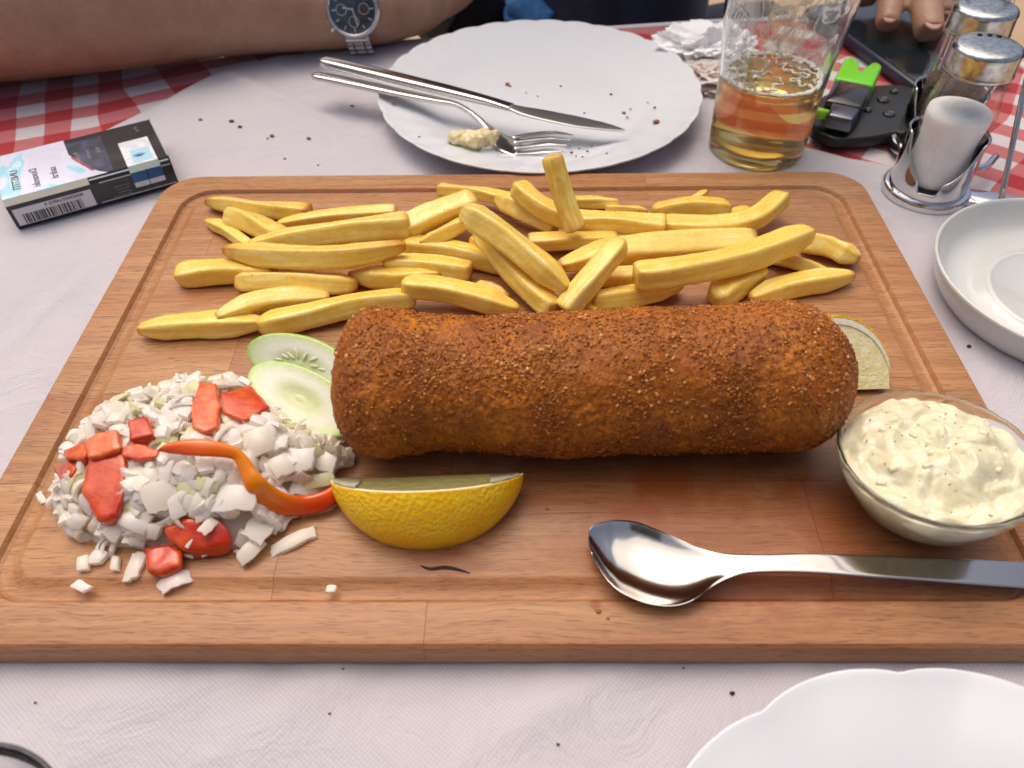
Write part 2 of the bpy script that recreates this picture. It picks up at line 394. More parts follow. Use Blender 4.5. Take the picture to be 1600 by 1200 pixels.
# ---------------------------------------------------------------- breaded fried roll
def vnoise(p, seed=0):
    """vectorised 3-D value noise, p (n,3)"""
    r = np.random.default_rng(seed); T = r.random(4096)
    i = np.floor(p).astype(int); f = p-i; f = f*f*(3-2*f); out = 0
    for dx in (0, 1):
        for dy in (0, 1):
            for dz in (0, 1):
                h = ((i[:, 0]+dx)*73856093 ^ (i[:, 1]+dy)*19349663 ^ (i[:, 2]+dz)*83492791) & 4095
                wgt = (f[:, 0] if dx else 1-f[:, 0])*(f[:, 1] if dy else 1-f[:, 1])*(f[:, 2] if dz else 1-f[:, 2])
                out = out+wgt*T[h]
    return out-.5
L0 = P(527, 604, .044); L1 = P(1323, 590, .046); RL = float(np.linalg.norm(L1-L0)); ax = (L1-L0)/RL
side = np.cross([0, 0, 1.0], ax); side /= np.linalg.norm(side); upv = np.cross(ax, side)
rk = np.array([[0, .0285], [.10, .0302], [.2, .0272], [.3, .0270], [.45, .0283], [.6, .0287], [.75, .0288], [.88, .0305], [1, .0290]])
def roll_pt(s, a, extra=0.0):
    """s 0..1 along, a angle"""
    s = np.asarray(s); a = np.asarray(a)
    r = np.interp(s, rk[:, 0], rk[:, 1])
    e = .085; l = np.clip(1-s/e, 0, 1); q = np.clip(1-(1-s)/.135, 0, 1)
    r = r*(1-l**2.6)**(1/2.4)*(1-q**2.3)**(1/2.2)
    c = np.cos(a); z = np.sin(a)
    ctr = L0+ax*(s[..., None]*RL); cen = .0016*np.sin(s*9+1)
    p = ctr+side[None]*(r*c)[..., None]+upv[None]*(r*z+cen*.5)[..., None]
    n = vnoise(p*38, 1)*.0032+vnoise(p*95, 2)*.0010+vnoise(p*260, 3)*.0007
    d = side[None]*c[..., None]+upv[None]*z[..., None]+ax[None]*(q**3-l**3)[..., None]
    d = d/np.linalg.norm(d, axis=-1)[..., None]
    p = p+d*(n+extra)[..., None]
    p[..., 2] = np.where(p[..., 2] < BTOP+.0012, BTOP+.0012-(BTOP+.0012-p[..., 2])*.15, p[..., 2])
    return p, d
nu, nv = 620, 300
u = np.linspace(0, 1, nu); u = (.5-.5*np.cos(pi*u))*.35+u*.65
S, A = np.meshgrid(u, np.linspace(0, 2*pi, nv, endpoint=False), indexing='ij'); S = np.clip(S, 0, 1); s_, a_ = S.ravel(), A.ravel()
p, d = roll_pt(s_, a_)
mask = np.clip(vnoise(p*48, 9)*3.2+.55+.30*np.sin(a_), .08, 1.25)
cr = vnoise(p*760, 5)*.0007+vnoise(p*1300, 6)*.0005
cr = np.maximum(cr, -.0002)*mask+vnoise(p*2000, 8)*.00016
p = p+d*cr[:, None]
F = []
for i in range(nu-1):
    b0 = i*nv; j = np.arange(nv); k = (j+1) % nv
    F.append(np.stack([b0+j, b0+k, b0+nv+k, b0+nv+j], 1))
F = np.concatenate(F)
m, nt, b, N, L = NEW('fried_breadcrumb_crust')
n1 = ntex(nt, 55, 3); n2 = ntex(nt, 420, 3); n3 = ntex(nt, 1300, 2); at = N('Attribute'); at.attribute_name = 'crumb'
c = mix(nt, ramp(nt, n1, [(.35, 0.), (.65, 1.)]), lin('9a4e05'), lin('c07212'))
c = mix(nt, ramp(nt, n2, [(.42, 0.), (.60, 1.)]), c, lin('8c4a08'))
c = mix(nt, math_(nt, 'MULTIPLY', ramp(nt, ntex(nt, 34, 5, .65), [(.48, 0.), (.66, 1.)]), .8), c, lin('642c05'))
c = mix(nt, math_(nt, 'MULTIPLY', ramp(nt, n3, [(.55, 0.), (.70, 1.)]), .5), c, lin('cf8c3e'))
c = mix(nt, at.outputs['Fac'], c, lin('b8702a'))
L(c, b.inputs['Base Color']); b.inputs['Roughness'].default_value = .5; b.inputs['Specular IOR Level'].default_value = .35
b.inputs['Subsurface Weight'].default_value = .0; b.inputs['Subsurface Scale'].default_value = .002; b.inputs['Subsurface Radius'].default_value = (1, .4, .1)
L(bump(nt, n3, .5, .0006, bump(nt, n2, .4, .0010)), b.inputs['Normal'])
me_o = mesh('breaded_roll', p, F, m); attr(me_o, 'crumb', np.clip((cr-.0002)/.0006, 0, 1))
tag(me_o, 'thick breaded deep fried roll lying across the middle of the cutting board', 'fried roll')
# loose crumb flakes standing proud of the crust
K = 26000; s = RNG.random(K*2); a = RNG.random(K*2)*2*pi
p, d = roll_pt(s, a); keep = (vnoise(p*60, 21)*1.8+vnoise(p*170, 22)+.3*np.sin(a)+.35 > RNG.random(K*2)*1.1)
p, d = p[keep][:K], d[keep][:K]; K = len(p)
tv = RNG.normal(size=(K, 3)); tv -= (tv*d).sum(1)[:, None]*d; tv /= np.linalg.norm(tv, axis=1)[:, None]; bv = np.cross(d, tv)
tilt = RNG.normal(size=(K, 1))*.45; nn = d+tv*tilt; nn /= np.linalg.norm(nn, axis=1)[:, None]; tv = np.cross(bv, nn)
size = (RNG.random(K)**3.5*.00080+.00026)[:, None]
base6 = np.array([[1, 0, 0], [.35, .8, 0], [-.6, .65, 0], [-1, -.1, 0], [-.3, -.8, 0], [.6, -.6, 0], [0, 0, .55], [0, 0, -.55]])
V = np.empty((K, 8, 3))
for q in range(8):
    jx = base6[q]*(1+RNG.normal(size=(K, 3))*.28)
    V[:, q] = p+d*.0003+size*(jx[:, :1]*tv+jx[:, 1:2]*bv*.8+jx[:, 2:]*nn)
T6 = [[q, (q+1) % 6, 6] for q in range(6)]+[[(q+1) % 6, q, 7] for q in range(6)]
F = (np.array(T6)[None]+np.arange(K)[:, None, None]*8).reshape(-1, 3)
m, nt, b, N, L = NEW('toasted_crumb_flakes')
at = N('Attribute'); at.attribute_name = 'tone'
L(ramp(nt, at.outputs['Fac'], [(0, lin('743a08')), (.5, lin('a0560e')), (.8, lin('bc7a26')), (1, lin('e0ae68'))]), b.inputs['Base Color'])
b.inputs['Roughness'].default_value = .42
fl = mesh('crumb_flakes', V.reshape(-1, 3), F, m, me_o, False); attr(fl, 'tone', np.repeat(np.clip(RNG.normal(.36, .17, K)+.25*np.clip(d[:, 2], 0, 1)*RNG.random(K)+.12*np.clip(size[:, 0]/.001, 0, 1), 0, 1), 8)); fl['kind'] = 'stuff'

# ---------------------------------------------------------------- french fries
m, nt, b, N, L = NEW('fried_potato')
at = N('Attribute'); at.attribute_name = 'brown'; oi = N('ObjectInfo'); st2 = N('Attribute'); st2.attribute_name = 'streak'
n1 = ntex(nt, 130, 4); n2 = ntex(nt, 700, 3)
c = mix(nt, ramp(nt, n1, [(.3, 0.), (.7, 1.)]), lin('f6d25a'), lin('fbe788'))
c = mix(nt, math_(nt, 'MULTIPLY', oi.outputs['Random'], .45), c, lin('efc64a'))
c = mix(nt, ramp(nt, math_(nt, 'ADD', st2.outputs['Fac'], math_(nt, 'MULTIPLY', n2, .4)), [(.5, 0.), (1.0, .4)]), c, lin('e0ac3c'))
c = mix(nt, ramp(nt, math_(nt, 'SUBTRACT', n1, st2.outputs['Fac']), [(.15, 0.), (.5, .4)]), c, lin('fbefb8'))
bf = math_(nt, 'ADD', at.outputs['Fac'], math_(nt, 'MULTIPLY', math_(nt, 'SUBTRACT', n1, .5), 1.0))
c = mix(nt, ramp(nt, bf, [(.22, 0.), (.85, .85)]), c, lin('bc7420'))
c = mix(nt, math_(nt, 'MULTIPLY', ramp(nt, n2, [(.60, 0.), (.75, 1.)]), .25), c, lin('c98f30'))
vr = N('TexVoronoi'); vr.inputs['Scale'].default_value = 75; co = N('TexCoord').outputs['Object']; L(co, vr.inputs[0])
c = mix(nt, math_(nt, 'MULTIPLY', ramp(nt, vr.outputs['Distance'], [(.03, 1.), (.06, 0.)]), .5), c, lin('7a4a14'))
L(c, b.inputs['Base Color']); L(ramp(nt, n2, [(.3, .22), (.7, .42)]), b.inputs['Roughness'])
b.inputs['Subsurface Weight'].default_value = .15; b.inputs['Coat Weight'].default_value = .22; b.inputs['Coat Roughness'].default_value = .25; b.inputs['Subsurface Scale'].default_value = .004; b.inputs['Subsurface Radius'].default_value = (1, .75, .25)
L(bump(nt, n2, .22, .0008, bump(nt, n1, .35, .0016)), b.inputs['Normal'])
FRY = m
# centre line in the photograph, width there, height of the underside at both ends (mm), end types, browning, description
FR = [
 ([(322, 314), (400, 326), (485, 332)], 31, 0, 0, 'pb', .5, 'brown pointed tip at the far left back corner of the heap'),
 ([(354, 338), (392, 348), (440, 372)], 34, 1, 4, 'rb', .1, 'stubby pale fry with a rounded end at the back left of the heap'),
 ([(322, 345), (355, 360), (392, 388)], 20, 0, 2, 'pb', .1, 'thin dull fry poking out below the stubby pale one at the left'),
 ([(433, 350), (520, 338), (620, 330)], 24, 0, 3, 'pb', .2, 'slim fry lying behind the broad shiny one, tapering left'),
 ([(388, 384), (510, 366), (640, 350)], 40, 7, 8, 'pb', .1, 'broad shiny fry with a blunt right end, lying on top at the left'),
 ([(350, 390), (430, 400), (530, 402), (634, 384)], 38, 9, 12, 'pp', .55, 'long golden brown curved fry in front of the broad shiny one'),
 ([(274, 430), (350, 424), (430, 420)], 38, 0, 1, 'rb', .1, 'rounded fry reaching out leftmost under the golden brown one'),
 ([(368, 442), (450, 440), (558, 446)], 37, 0, 0, 'rr', .3, 'flat straight fry lying on the wood under the golden brown curved one'),
 ([(338, 496), (400, 474), (450, 466), (515, 464)], 33, 6, 0, 'pp', .15, 'humped fry leaning over the long pointed one at the left front'),
 ([(216, 515), (310, 508), (415, 504)], 38, 0, 0, 'pp', .25, 'long pointed fry lowest at the left front, tip near the juice groove'),
 ([(403, 510), (480, 494), (560, 476), (650, 466)], 40, 0, 1, 'rr', .15, 'long fry with a tiny dark speck just above the cucumber slices'),
 ([(627, 446), (690, 452), (750, 466), (810, 484)], 37, 8, 0, 'rp', .15, 'fry slanting down to the right just above the left end of the roll'),
 ([(545, 430), (620, 434), (690, 430)], 36, 0, 0, 'pp', .35, 'fry mostly hidden beneath the right end of the golden brown curved one'),
 ([(600, 412), (670, 414), (736, 424)], 34, 3, 2, 'bb', .2, 'square cut fry with a sharp blunt right end left of the crossing pair'),
 ([(625, 362), (690, 334), (745, 314)], 40, 5, 11, 'rr', .1, 'pale thick fry rising to the right behind the broad shiny one'),
 ([(628, 382), (700, 392), (790, 412)], 36, 1, 0, 'rb', .2, 'dull fry sloping right beneath the bundle left of the crossing pair'),
 ([(655, 382), (700, 362), (738, 340)], 26, 6, 10, 'pp', .2, 'short narrow fry between the pale thick one and the crossing pair'),
 ([(685, 296), (745, 302), (805, 314)], 24, 4, 5, 'bb', .1, 'thin pale fry at the very back of the heap with a square left end'),
 ([(724, 328), (780, 366), (840, 412), (886, 452)], 45, 26, 7, 'rp', .05, 'bright fry steeply sloping on top of the crossing pair'),
 ([(745, 352), (790, 410), (830, 452), (866, 486)], 36, 9, 0, 'rb', .2, 'steep fry running just under the bright one to the roll'),
 ([(806, 288), (832, 314), (870, 336), (905, 346)], 36, 16, 6, 'rb', .2, 'curved fry curling up behind the upright one'),
 ([(862, 244), (878, 300), (900, 360)], 30, 46, 12, 'bb', .15, 'upright fry sticking up highest above the board edge'),
 ([(775, 308), (815, 330), (870, 352)], 30, 5, 3, 'pb', .2, 'partly hidden fry beneath the curled one at the back'),
 ([(890, 316), (930, 316), (968, 320)], 20, 1, 0, 'br', .1, 'short thin fry right behind the upright one'),
 ([(945, 328), (980, 328), (1012, 331)], 17, 0, 0, 'bp', .3, 'tiny thin brown tipped fry at the back middle'),
 ([(898, 344), (970, 348), (1040, 352)], 31, 8, 9, 'bb', .1, 'straight fry running right from the foot of the upright one'),
 ([(1020, 332), (1080, 322), (1142, 326)], 29, 3, 2, 'rr', .15, 'short plump fry at the back right, above the long bent one'),
 ([(1034, 352), (1120, 354), (1180, 340), (1222, 308)], 34, 5, 7, 'bb', .1, 'bent fry curving up to a square end at the back right'),
 ([(1070, 322), (1088, 310), (1106, 298)], 14, 1, 3, 'bp', .7, 'small brown tip poking up behind the short plump fry'),
 ([(1115, 344), (1145, 334), (1172, 325)], 16, 0, 1, 'pp', .6, 'small brown sliver between the short plump and the bent fry'),
 ([(874, 416), (960, 394), (1070, 384), (1180, 380)], 44, 3, 2, 'pb', .15, 'long thick fry lying beneath the long pale curved one'),
 ([(825, 378), (890, 376), (965, 374)], 28, 3, 4, 'bb', .3, 'slightly brown fry lying flat right of the crossing pair'),
 ([(993, 432), (1060, 424), (1160, 404), (1268, 362)], 44, 13, 13, 'br', .05, 'longest pale curved fry on top at the right'),
 ([(882, 486), (920, 440), (973, 376)], 37, 1, 20, 'br', .1, 'fry leaning up diagonally from the roll in the middle'),
 ([(1255, 378), (1300, 388), (1343, 406)], 38, 0, 0, 'bp', .25, 'thick short fry at the far right end of the heap'),
 ([(1180, 398), (1230, 408), (1292, 424)], 26, 0, 0, 'bp', .15, 'narrow fry between the longest pale one and the front right one'),
 ([(1112, 468), (1150, 446), (1190, 420)], 40, 0, 2, 'rr', .1, 'rounded fry standing out below the longest pale one, near the roll'),
 ([(1172, 466), (1240, 446), (1334, 430)], 37, 0, 0, 'pp', .2, 'fry at the front right with a brown tip, touching nothing else'),
 ([(922, 436), (960, 432), (1010, 428)], 28, 2, 1, 'bb', .2, 'short fry under the left end of the longest pale one'),
 ([(925, 472), (990, 462), (1065, 444)], 38, 0, 0, 'rp', .15, 'broad fry just behind the top of the roll in the middle'),
 ([(885, 466), (905, 474), (935, 486)], 20, 0, 0, 'pb', .1, 'small piece squeezed between the diagonal fry and the roll'),
 ([(738, 450), (765, 452), (795, 466)], 22, 0, 0, 'pp', .8, 'small browned scrap lying on the wood under the crossing pair'),
 ([(735, 372), (748, 380), (768, 398)], 22, 6, 4, 'pb', .7, 'orange brown fry end peeping out left of the crossing pair'),
]
def make_fry(px, wpx, z0, z1, ends_, brown, seed):
    rnd = random.Random(seed); pts = []
    for k, (x, y) in enumerate(px):
        t = k/(len(px)-1); z = BTOP+(z0+(z1-z0)*t)*.001
        wd = wpx*depth(P(x, y, z+.005))/FPX
        pts.append(P(x, y, z+wd*.44))
    wd = wpx*.92*depth(pts[len(pts)//2])/FPX
    n = 40; path = catmull(pts, n); asp = rnd.uniform(.82, .98); rot = rnd.uniform(-.35, .35)+.15; rings = []; br = []; sk_ = []
    for i in range(n):
        t = i/(n-1); tg = path[min(i+1, n-1)]-path[max(i-1, 0)]; tg /= np.linalg.norm(tg)
        a = np.cross(tg, [0, 0, 1.0]); a /= np.linalg.norm(a); bb = np.cross(a, tg)
        k = 1+.10*nz(t*2.2, seed*1.7)+.03*nz(t*9, seed*3.1)
        for e, tt_ in ((ends_[0], t), (ends_[1], 1-t)):
            if e == 'p': k *= min(1, .34+.66*(min(1, tt_/.24))**.7)
            elif e == 'r': k *= min(1, .45+.55*(min(1, tt_/.11))**.5)
            else: k *= min(1, .86+.14*min(1, tt_/.035))
        r_ = wd/2*k; ring = []; tw = rot+.5*nz(t*1.3, seed*.7)
        for j in range(32):
            q = 2*pi*(j+.5)/32; cc, ss_ = cos(q), sin(q); den = (abs(cc)**12+abs(ss_)**12)**(1/12)
            x_, y_ = cc/den, ss_/den*asp
            nn_ = 1+.03*nz(t*4+5, cos(q)*1.5, seed+sin(q)*1.5)-.04*max(0, nz(t*16, cos(q)*3, sin(q)*3+seed))
            ring.append(path[i]+(a*(x_*cos(tw)-y_*sin(tw))+bb*(x_*sin(tw)+y_*cos(tw)))*r_*nn_)
            edge = max(0, (1/den-1.12))*1.6
            sk_.append(.5+.8*nz(t*2.2, cos(q)*3.5+seed, sin(q)*3.5)+.3*nz(t*7, cos(q)*7, sin(q)*7+seed))
            br.append(brown*(.35+max(0, 1-min(t, 1-t)/.14)*1.0)+max(0, 1-min(t, 1-t)/.05)*.35+edge*(.45+brown*.9))
        rings.append(ring)
    V, F = loft(rings); br += [brown+.3, brown+.3]; return V, F, br, sk_+[.5, .5]
for i, (px, wpx, z0, z1, en, brn, lab) in enumerate(FR):
    V, F, br, sk_ = make_fry(px, wpx, z0, z1, en, brn, i+1)
    V[:, 2] = np.maximum(V[:, 2], BTOP+.0001)
    o = mesh('french_fry', V, F, FRY); attr(o, 'brown', br); attr(o, 'streak', sk_); tag(o, ('golden '+lab if 'fry' in lab else 'fry: '+lab) if not lab[0] in 'x' else lab, 'french fry', 'french fries heaped along the back of the board')

# ---------------------------------------------------------------- chopped onion
def onion_mat(name, c1, c2, tr=.22):
    m, nt, b, N, L = NEW(name)
    L(mix(nt, ramp(nt, ntex(nt, 120, 3), [(.35, 0.), (.65, 1.)]), lin(c1), lin(c2)), b.inputs['Base Color'])
    b.inputs['Roughness'].default_value = .28; b.inputs['Subsurface Weight'].default_value = .15; b.inputs['Subsurface Scale'].default_value = .002; b.inputs['Coat Weight'].default_value = .45
    b.inputs['Subsurface Radius'].default_value = (1, .95, .85); b.inputs['IOR'].default_value = 1.35
    L(bump(nt, ntex(nt, 1, 3, .5, None, (900, 200, 200)), .3, .0004), b.inputs['Normal'])
    tl = N('BsdfTranslucent'); tl.inputs[0].default_value = (*lin(c1), 1); mx = N('ShaderNodeMixShader') if False else nt.nodes.new('ShaderNodeMixShader'); mx.inputs[0].default_value = .35
    L(b.outputs[0], mx.inputs[1]); L(tl.outputs[0], mx.inputs[2]); L(mx.outputs[0], nt.nodes['Material Output'].inputs[0]); return m
ON = [onion_mat('onion_flesh', 'fefaf0', 'faf0e0'), onion_mat('onion_flesh_pale', 'fffdf8', 'fff6ea', .12), onion_mat('onion_flesh_greenish', 'f4f2cc', 'e4e4b0', .15)]
def onion_shape(a, b_, t, bend, seed):
    rnd = random.Random(seed); nx, ny = 6, 4; V = []
    j = [[(rnd.uniform(-.16, .16), rnd.uniform(-.16, .16)) for _ in range(ny+1)] for _ in range(nx+1)]
    sk_ = rnd.uniform(-.35, .35)
    for s in (1, -1):
        for jx in range(nx+1):
            for jy in range(ny+1):
                x = (jx/nx-.5)*a; y = (jy/ny-.5)*b_*(1-.25*abs(jx/nx-.5)*2*rnd.random())
                edge = jx in (0, nx) or jy in (0, ny)
                if edge: x += j[jx][jy][0]*a*.22; y += j[jx][jy][1]*b_*.3
                x += sk_*y
                zz = s*t/2*(1 if not edge else .75)-bend*(x/a*2)**2*a*.35-bend*.5*(y/b_*2)**2*b_*.25
                V.append((x, y, zz))
    n1 = (nx+1)*(ny+1); F = []; I = lambda s, x, y: s*n1+x*(ny+1)+y
    for x in range(nx):
        for y in range(ny):
            F.append([I(0, x, y), I(0, x+1, y), I(0, x+1, y+1), I(0, x, y+1)]); F.append([I(1, x, y), I(1, x, y+1), I(1, x+1, y+1), I(1, x+1, y)])
    for x in range(nx):
        F.append([I(0, x, 0), I(1, x, 0), I(1, x+1, 0), I(0, x+1, 0)]); F.append([I(0, x, ny), I(0, x+1, ny), I(1, x+1, ny), I(1, x, ny)])
    for y in range(ny):
        F.append([I(0, 0, y), I(0, 0, y+1), I(1, 0, y+1), I(1, 0, y)]); F.append([I(0, nx, y), I(1, nx, y), I(1, nx, y+1), I(0, nx, y+1)])
    return np.array(V), F
def onion_mesh(a, b_, t, bend, seed, m):
    V, F = onion_shape(a, b_, t, bend, seed)
    me = bpy.data.meshes.new('onion_piece'); me.from_pydata(V.tolist(), [], F)
    bm = bmesh.new(); bm.from_mesh(me); bmesh.ops.recalc_face_normals(bm, faces=bm.faces); bm.to_mesh(me); bm.free()
    me.polygons.foreach_set('use_smooth', [True]*len(me.polygons)); me.set_sharp_from_angle(angle=radians(30)); me.materials.append(m); return me
rnd = random.Random(11)
OM = []
for k in range(26):
    kind = k % 4
    a, b_, t, be = [(rnd.uniform(.006, .009), rnd.uniform(.005, .007), rnd.uniform(.0016, .0024), rnd.uniform(.1, .5)),
                    (rnd.uniform(.009, .014), rnd.uniform(.0035, .005), rnd.uniform(.0014, .0022), rnd.uniform(.3, 1.0)),
                    (rnd.uniform(.005, .007), rnd.uniform(.0045, .006), rnd.uniform(.0026, .0036), .1),
                    (rnd.uniform(.008, .012), rnd.uniform(.006, .008), rnd.uniform(.0011, .0016), rnd.uniform(.2, .7))][kind]
    OM.append(onion_mesh(a, b_, t, be, 50+k, ON[[0, 1, 0, 1, 0, 1, 1, 0, 1, 0, 1, 2, 0][k % 13]]))
mp_px = [(92, 800), (92, 765), (104, 722), (140, 680), (200, 646), (290, 612), (385, 606), (470, 640), (535, 690), (548, 722), (515, 765), (465, 810), (430, 842), (370, 868), (290, 872), (225, 868), (160, 862), (120, 845)]
MP = np.array([P(x, y, BTOP)[:2] for x, y in mp_px])
def inside(x, y):
    c = False; n = len(MP)
    for i in range(n):
        x1, y1 = MP[i]; x2, y2 = MP[i-1]
        if (y1 > y) != (y2 > y) and x < (x2-x1)*(y-y1)/(y2-y1)+x1: c = not c
    return c
def edist(x, y):
    best = 9
    for i in range(len(MP)):
        a = MP[i]; b_ = MP[i-1]; d = b_-a; s = max(0, min(1, ((x-a[0])*d[0]+(y-a[1])*d[1])/(d@d)))
        best = min(best, math.hypot(x-a[0]-s*d[0], y-a[1]-s*d[1]))
    return best
def mound(x, y):
    d = edist(x, y) if inside(x, y) else 0
    return .0275*(1-math.exp(-d/.0125))*(1+.15*nz(x*60, y*60))
x0, y0 = MP.min(0); x1, y1 = MP.max(0)
gx = np.linspace(x0, x1, 60); gy = np.linspace(y0, y1, 60)
V, F = grid(gx, gy, lambda x, y: BTOP-.004+mound(x, y)*.80+.0010*nz(x*300, y*300, 2))
def PM(x, y, lift=0.0):
    # point where the photograph's line of sight meets the heap surface raised by lift
    z = BTOP+.045
    while z > BTOP:
        p = P(x, y, z)
        if p[2] <= BTOP+mound(p[0], p[1])+lift: return p
        z -= .0004
    return P(x, y, BTOP)
core = mesh('onion_heap', V, F, ON[0]); tag(core, 'heap of finely chopped white onion at the left of the board, below the bigger loose bits', 'chopped onion', kind='stuff')
def put_onion(me, x, y, z, rot, label=None, group=None):
    o = bpy.data.objects.new('onion_piece', me); scene.collection.objects.link(o); o.location = (x, y, z); o.rotation_euler = rot
    return tag(o, label or 'small white chopped onion piece in the onion heap', 'onion piece', group or 'chopped onion pieces in the heap')
cnt = 0; tries = 0
def proj(p):
    q = np.array(p)-CAM; d = q@FW; return 800+FPX*(q@RT)/d, 600-FPX*(q@UP)/d
def in_poly(x, y, poly, grow=1.0):
    cx = sum(p[0] for p in poly)/len(poly); cy = sum(p[1] for p in poly)/len(poly); q = [((a-cx)*grow+cx, (b_-cy)*grow+cy) for a, b_ in poly]; c = False
    for i in range(len(q)):
        x1, y1 = q[i]; x2, y2 = q[i-1]
        if (y1 > y) != (y2 > y) and x < (x2-x1)*(y-y1)/(y2-y1)+x1: c = not c
    return c
TOMP = [[(311, 592), (338, 598), (344, 632), (342, 668), (320, 676), (298, 668), (298, 635)], [(343, 613), (393, 600), (423, 634), (384, 657), (346, 645)], [(196, 656), (229, 648), (241, 678), (202, 688)],
        [(127, 690), (150, 675), (184, 668), (192, 700), (160, 712), (135, 716)], [(136, 712), (162, 700), (190, 694), (198, 716), (192, 770), (182, 806), (164, 816), (148, 812), (124, 764)],
        [(252, 824), (290, 808), (340, 806), (362, 828), (360, 850), (330, 858), (288, 862), (262, 842)], [(222, 854), (262, 846), (286, 858), (282, 884), (252, 896), (226, 892)], [(188, 696), (215, 692), (250, 702), (246, 714), (215, 718), (190, 714)],
        [(250, 690), (300, 684), (360, 692), (395, 725), (425, 765), (475, 775), (530, 755), (530, 790), (470, 805), (405, 785), (370, 725), (300, 715), (250, 712)],
        [(386, 575), (430, 600), (530, 610), (545, 680), (480, 675), (420, 640)], [(82, 730), (104, 718), (120, 728), (112, 746), (92, 748)], [(96, 702), (122, 691), (141, 694), (132, 716), (100, 716)]]
LMK = [((160, 760), 'beside the big red tomato wedge'), ((420, 650), 'below the cucumber slices'), ((320, 640), 'round the upright tomato chunk'), ((330, 730), 'just below the pepper strip'), ((440, 730), 'inside the bend of the pepper strip'),
       ((510, 700), 'next to the left end of the roll'), ((310, 850), 'by the large front tomato piece'), ((200, 850), 'on the front left slope of the heap'), ((220, 660), 'on the back left slope of the heap'), ((420, 830), 'on the front right slope of the heap'), ((250, 770), 'in the middle of the heap')]
KNAME = ['thick squarish onion flake', 'long curved onion sliver', 'small onion cube', 'broad thin onion flake']
while cnt < 285 and tries < 20000:
    tries += 1; x = rnd.uniform(x0, x1); y = rnd.uniform(y0, y1)
    if not inside(x, y): continue
    h = mound(x, y); e = .002; gx_ = (mound(x+e, y)-h)/e; gy_ = (mound(x, y+e)-h)/e
    nrm = Vector((-gx_, -gy_, 1)).normalized(); q = nrm.to_track_quat('Z', 'Y').to_matrix().to_4x4()
    R_ = q @ Matrix.Rotation(rnd.uniform(0, 2*pi), 4, 'Z') @ Matrix.Rotation(rnd.gauss(0, .38), 4, 'X') @ Matrix.Rotation(rnd.gauss(0, .32), 4, 'Y')
    zz = BTOP+.0012+h*.93+rnd.uniform(0, .003); pxl = proj((x, y, zz))
    if any(in_poly(*pxl, q, 1.02) for q in TOMP): continue
    kk = rnd.randrange(len(OM)); lm = min(LMK, key=lambda l: (l[0][0]-pxl[0])**2+((l[0][1]-pxl[1])*1.3)**2)[1]
    put_onion(OM[kk], x, y, zz, R_.to_euler(), KNAME[kk % 4]+' '+lm); cnt += 1
parts = []
for k in range(620):
    x = rnd.uniform(x0, x1); y = rnd.uniform(y0, y1)
    if not inside(x, y): continue
    if any(in_poly(*proj((x, y, BTOP+mound(x, y)*.9)), q, 1.05) for q in TOMP): continue
    me = OM[k % len(OM)]; v = np.array([q.co[:] for q in me.vertices])*rnd.uniform(.45, .85); f = [list(q.vertices) for q in me.polygons]
    M = (Matrix.Translation((x, y, BTOP+.001+mound(x, y)*.9+rnd.uniform(-.001, .002))) @ Matrix.Rotation(rnd.uniform(0, 6.3), 4, 'Z') @ Matrix.Rotation(rnd.gauss(0, .8), 4, 'X'))
    parts.append((xf(v, M), f))
V, F = join(parts); mesh('onion_crumbs', V, F, ON[1], core, True, sharp=42)['kind'] = 'stuff'
# loose pieces on the wood, each told apart
loose = [(127, 917, .0068, .0035, .0018, -25, 'loose white onion chip lying alone below the heap at the bottom left'),
 (131, 882, .0042, .0060, .0026, 10, 'diamond shaped onion bit just below the left of the heap'),
 (153, 872, .0060, .0055, .0026, -10, 'square onion bit at the lower left edge of the heap'),
 (181, 882, .0032, .0056, .0022, -5, 'upright narrow onion bit left of the small front tomato piece'),
 (272, 907, .0120, .0060, .0010, 28, 'thin translucent onion skin lying below the small front tomato piece'),
 (458, 846, .0175, .0052, .0026, 30, 'long white onion stick lying between the heap and the lemon wedge'),
 (518, 921, .0034, .0026, .0016, 0, 'tiny pale onion crumb alone on the wood below the lemon wedge'),
 (60, 772, .0070, .0026, .0018, -50, 'thin onion sliver lying in the juice groove left of the heap'),
 (118, 680, .0062, .0050, .0022, 5, 'pale onion square at the far left back of the heap'),
 (212, 885, .0055, .0110, .0022, 8, 'curved onion flake leaning on the small front tomato piece'),
 (300, 852, .0050, .0045, .0018, 40, 'onion shard resting by the large front tomato piece')]
for k, (px_, py_, a, b_, t, deg, lab) in enumerate(loose):
    p = P(px_, py_, BTOP+t/2); gz = -.0028 if px_ == 60 else 0
    put_onion(onion_mesh(a, b_, t, .25 if t > .0012 else .5, 300+k, ON[(k+1) % 2]), p[0], p[1], p[2]+gz+.0006, (.08, -.06, radians(deg)), lab, 'loose onion bits on the wood')
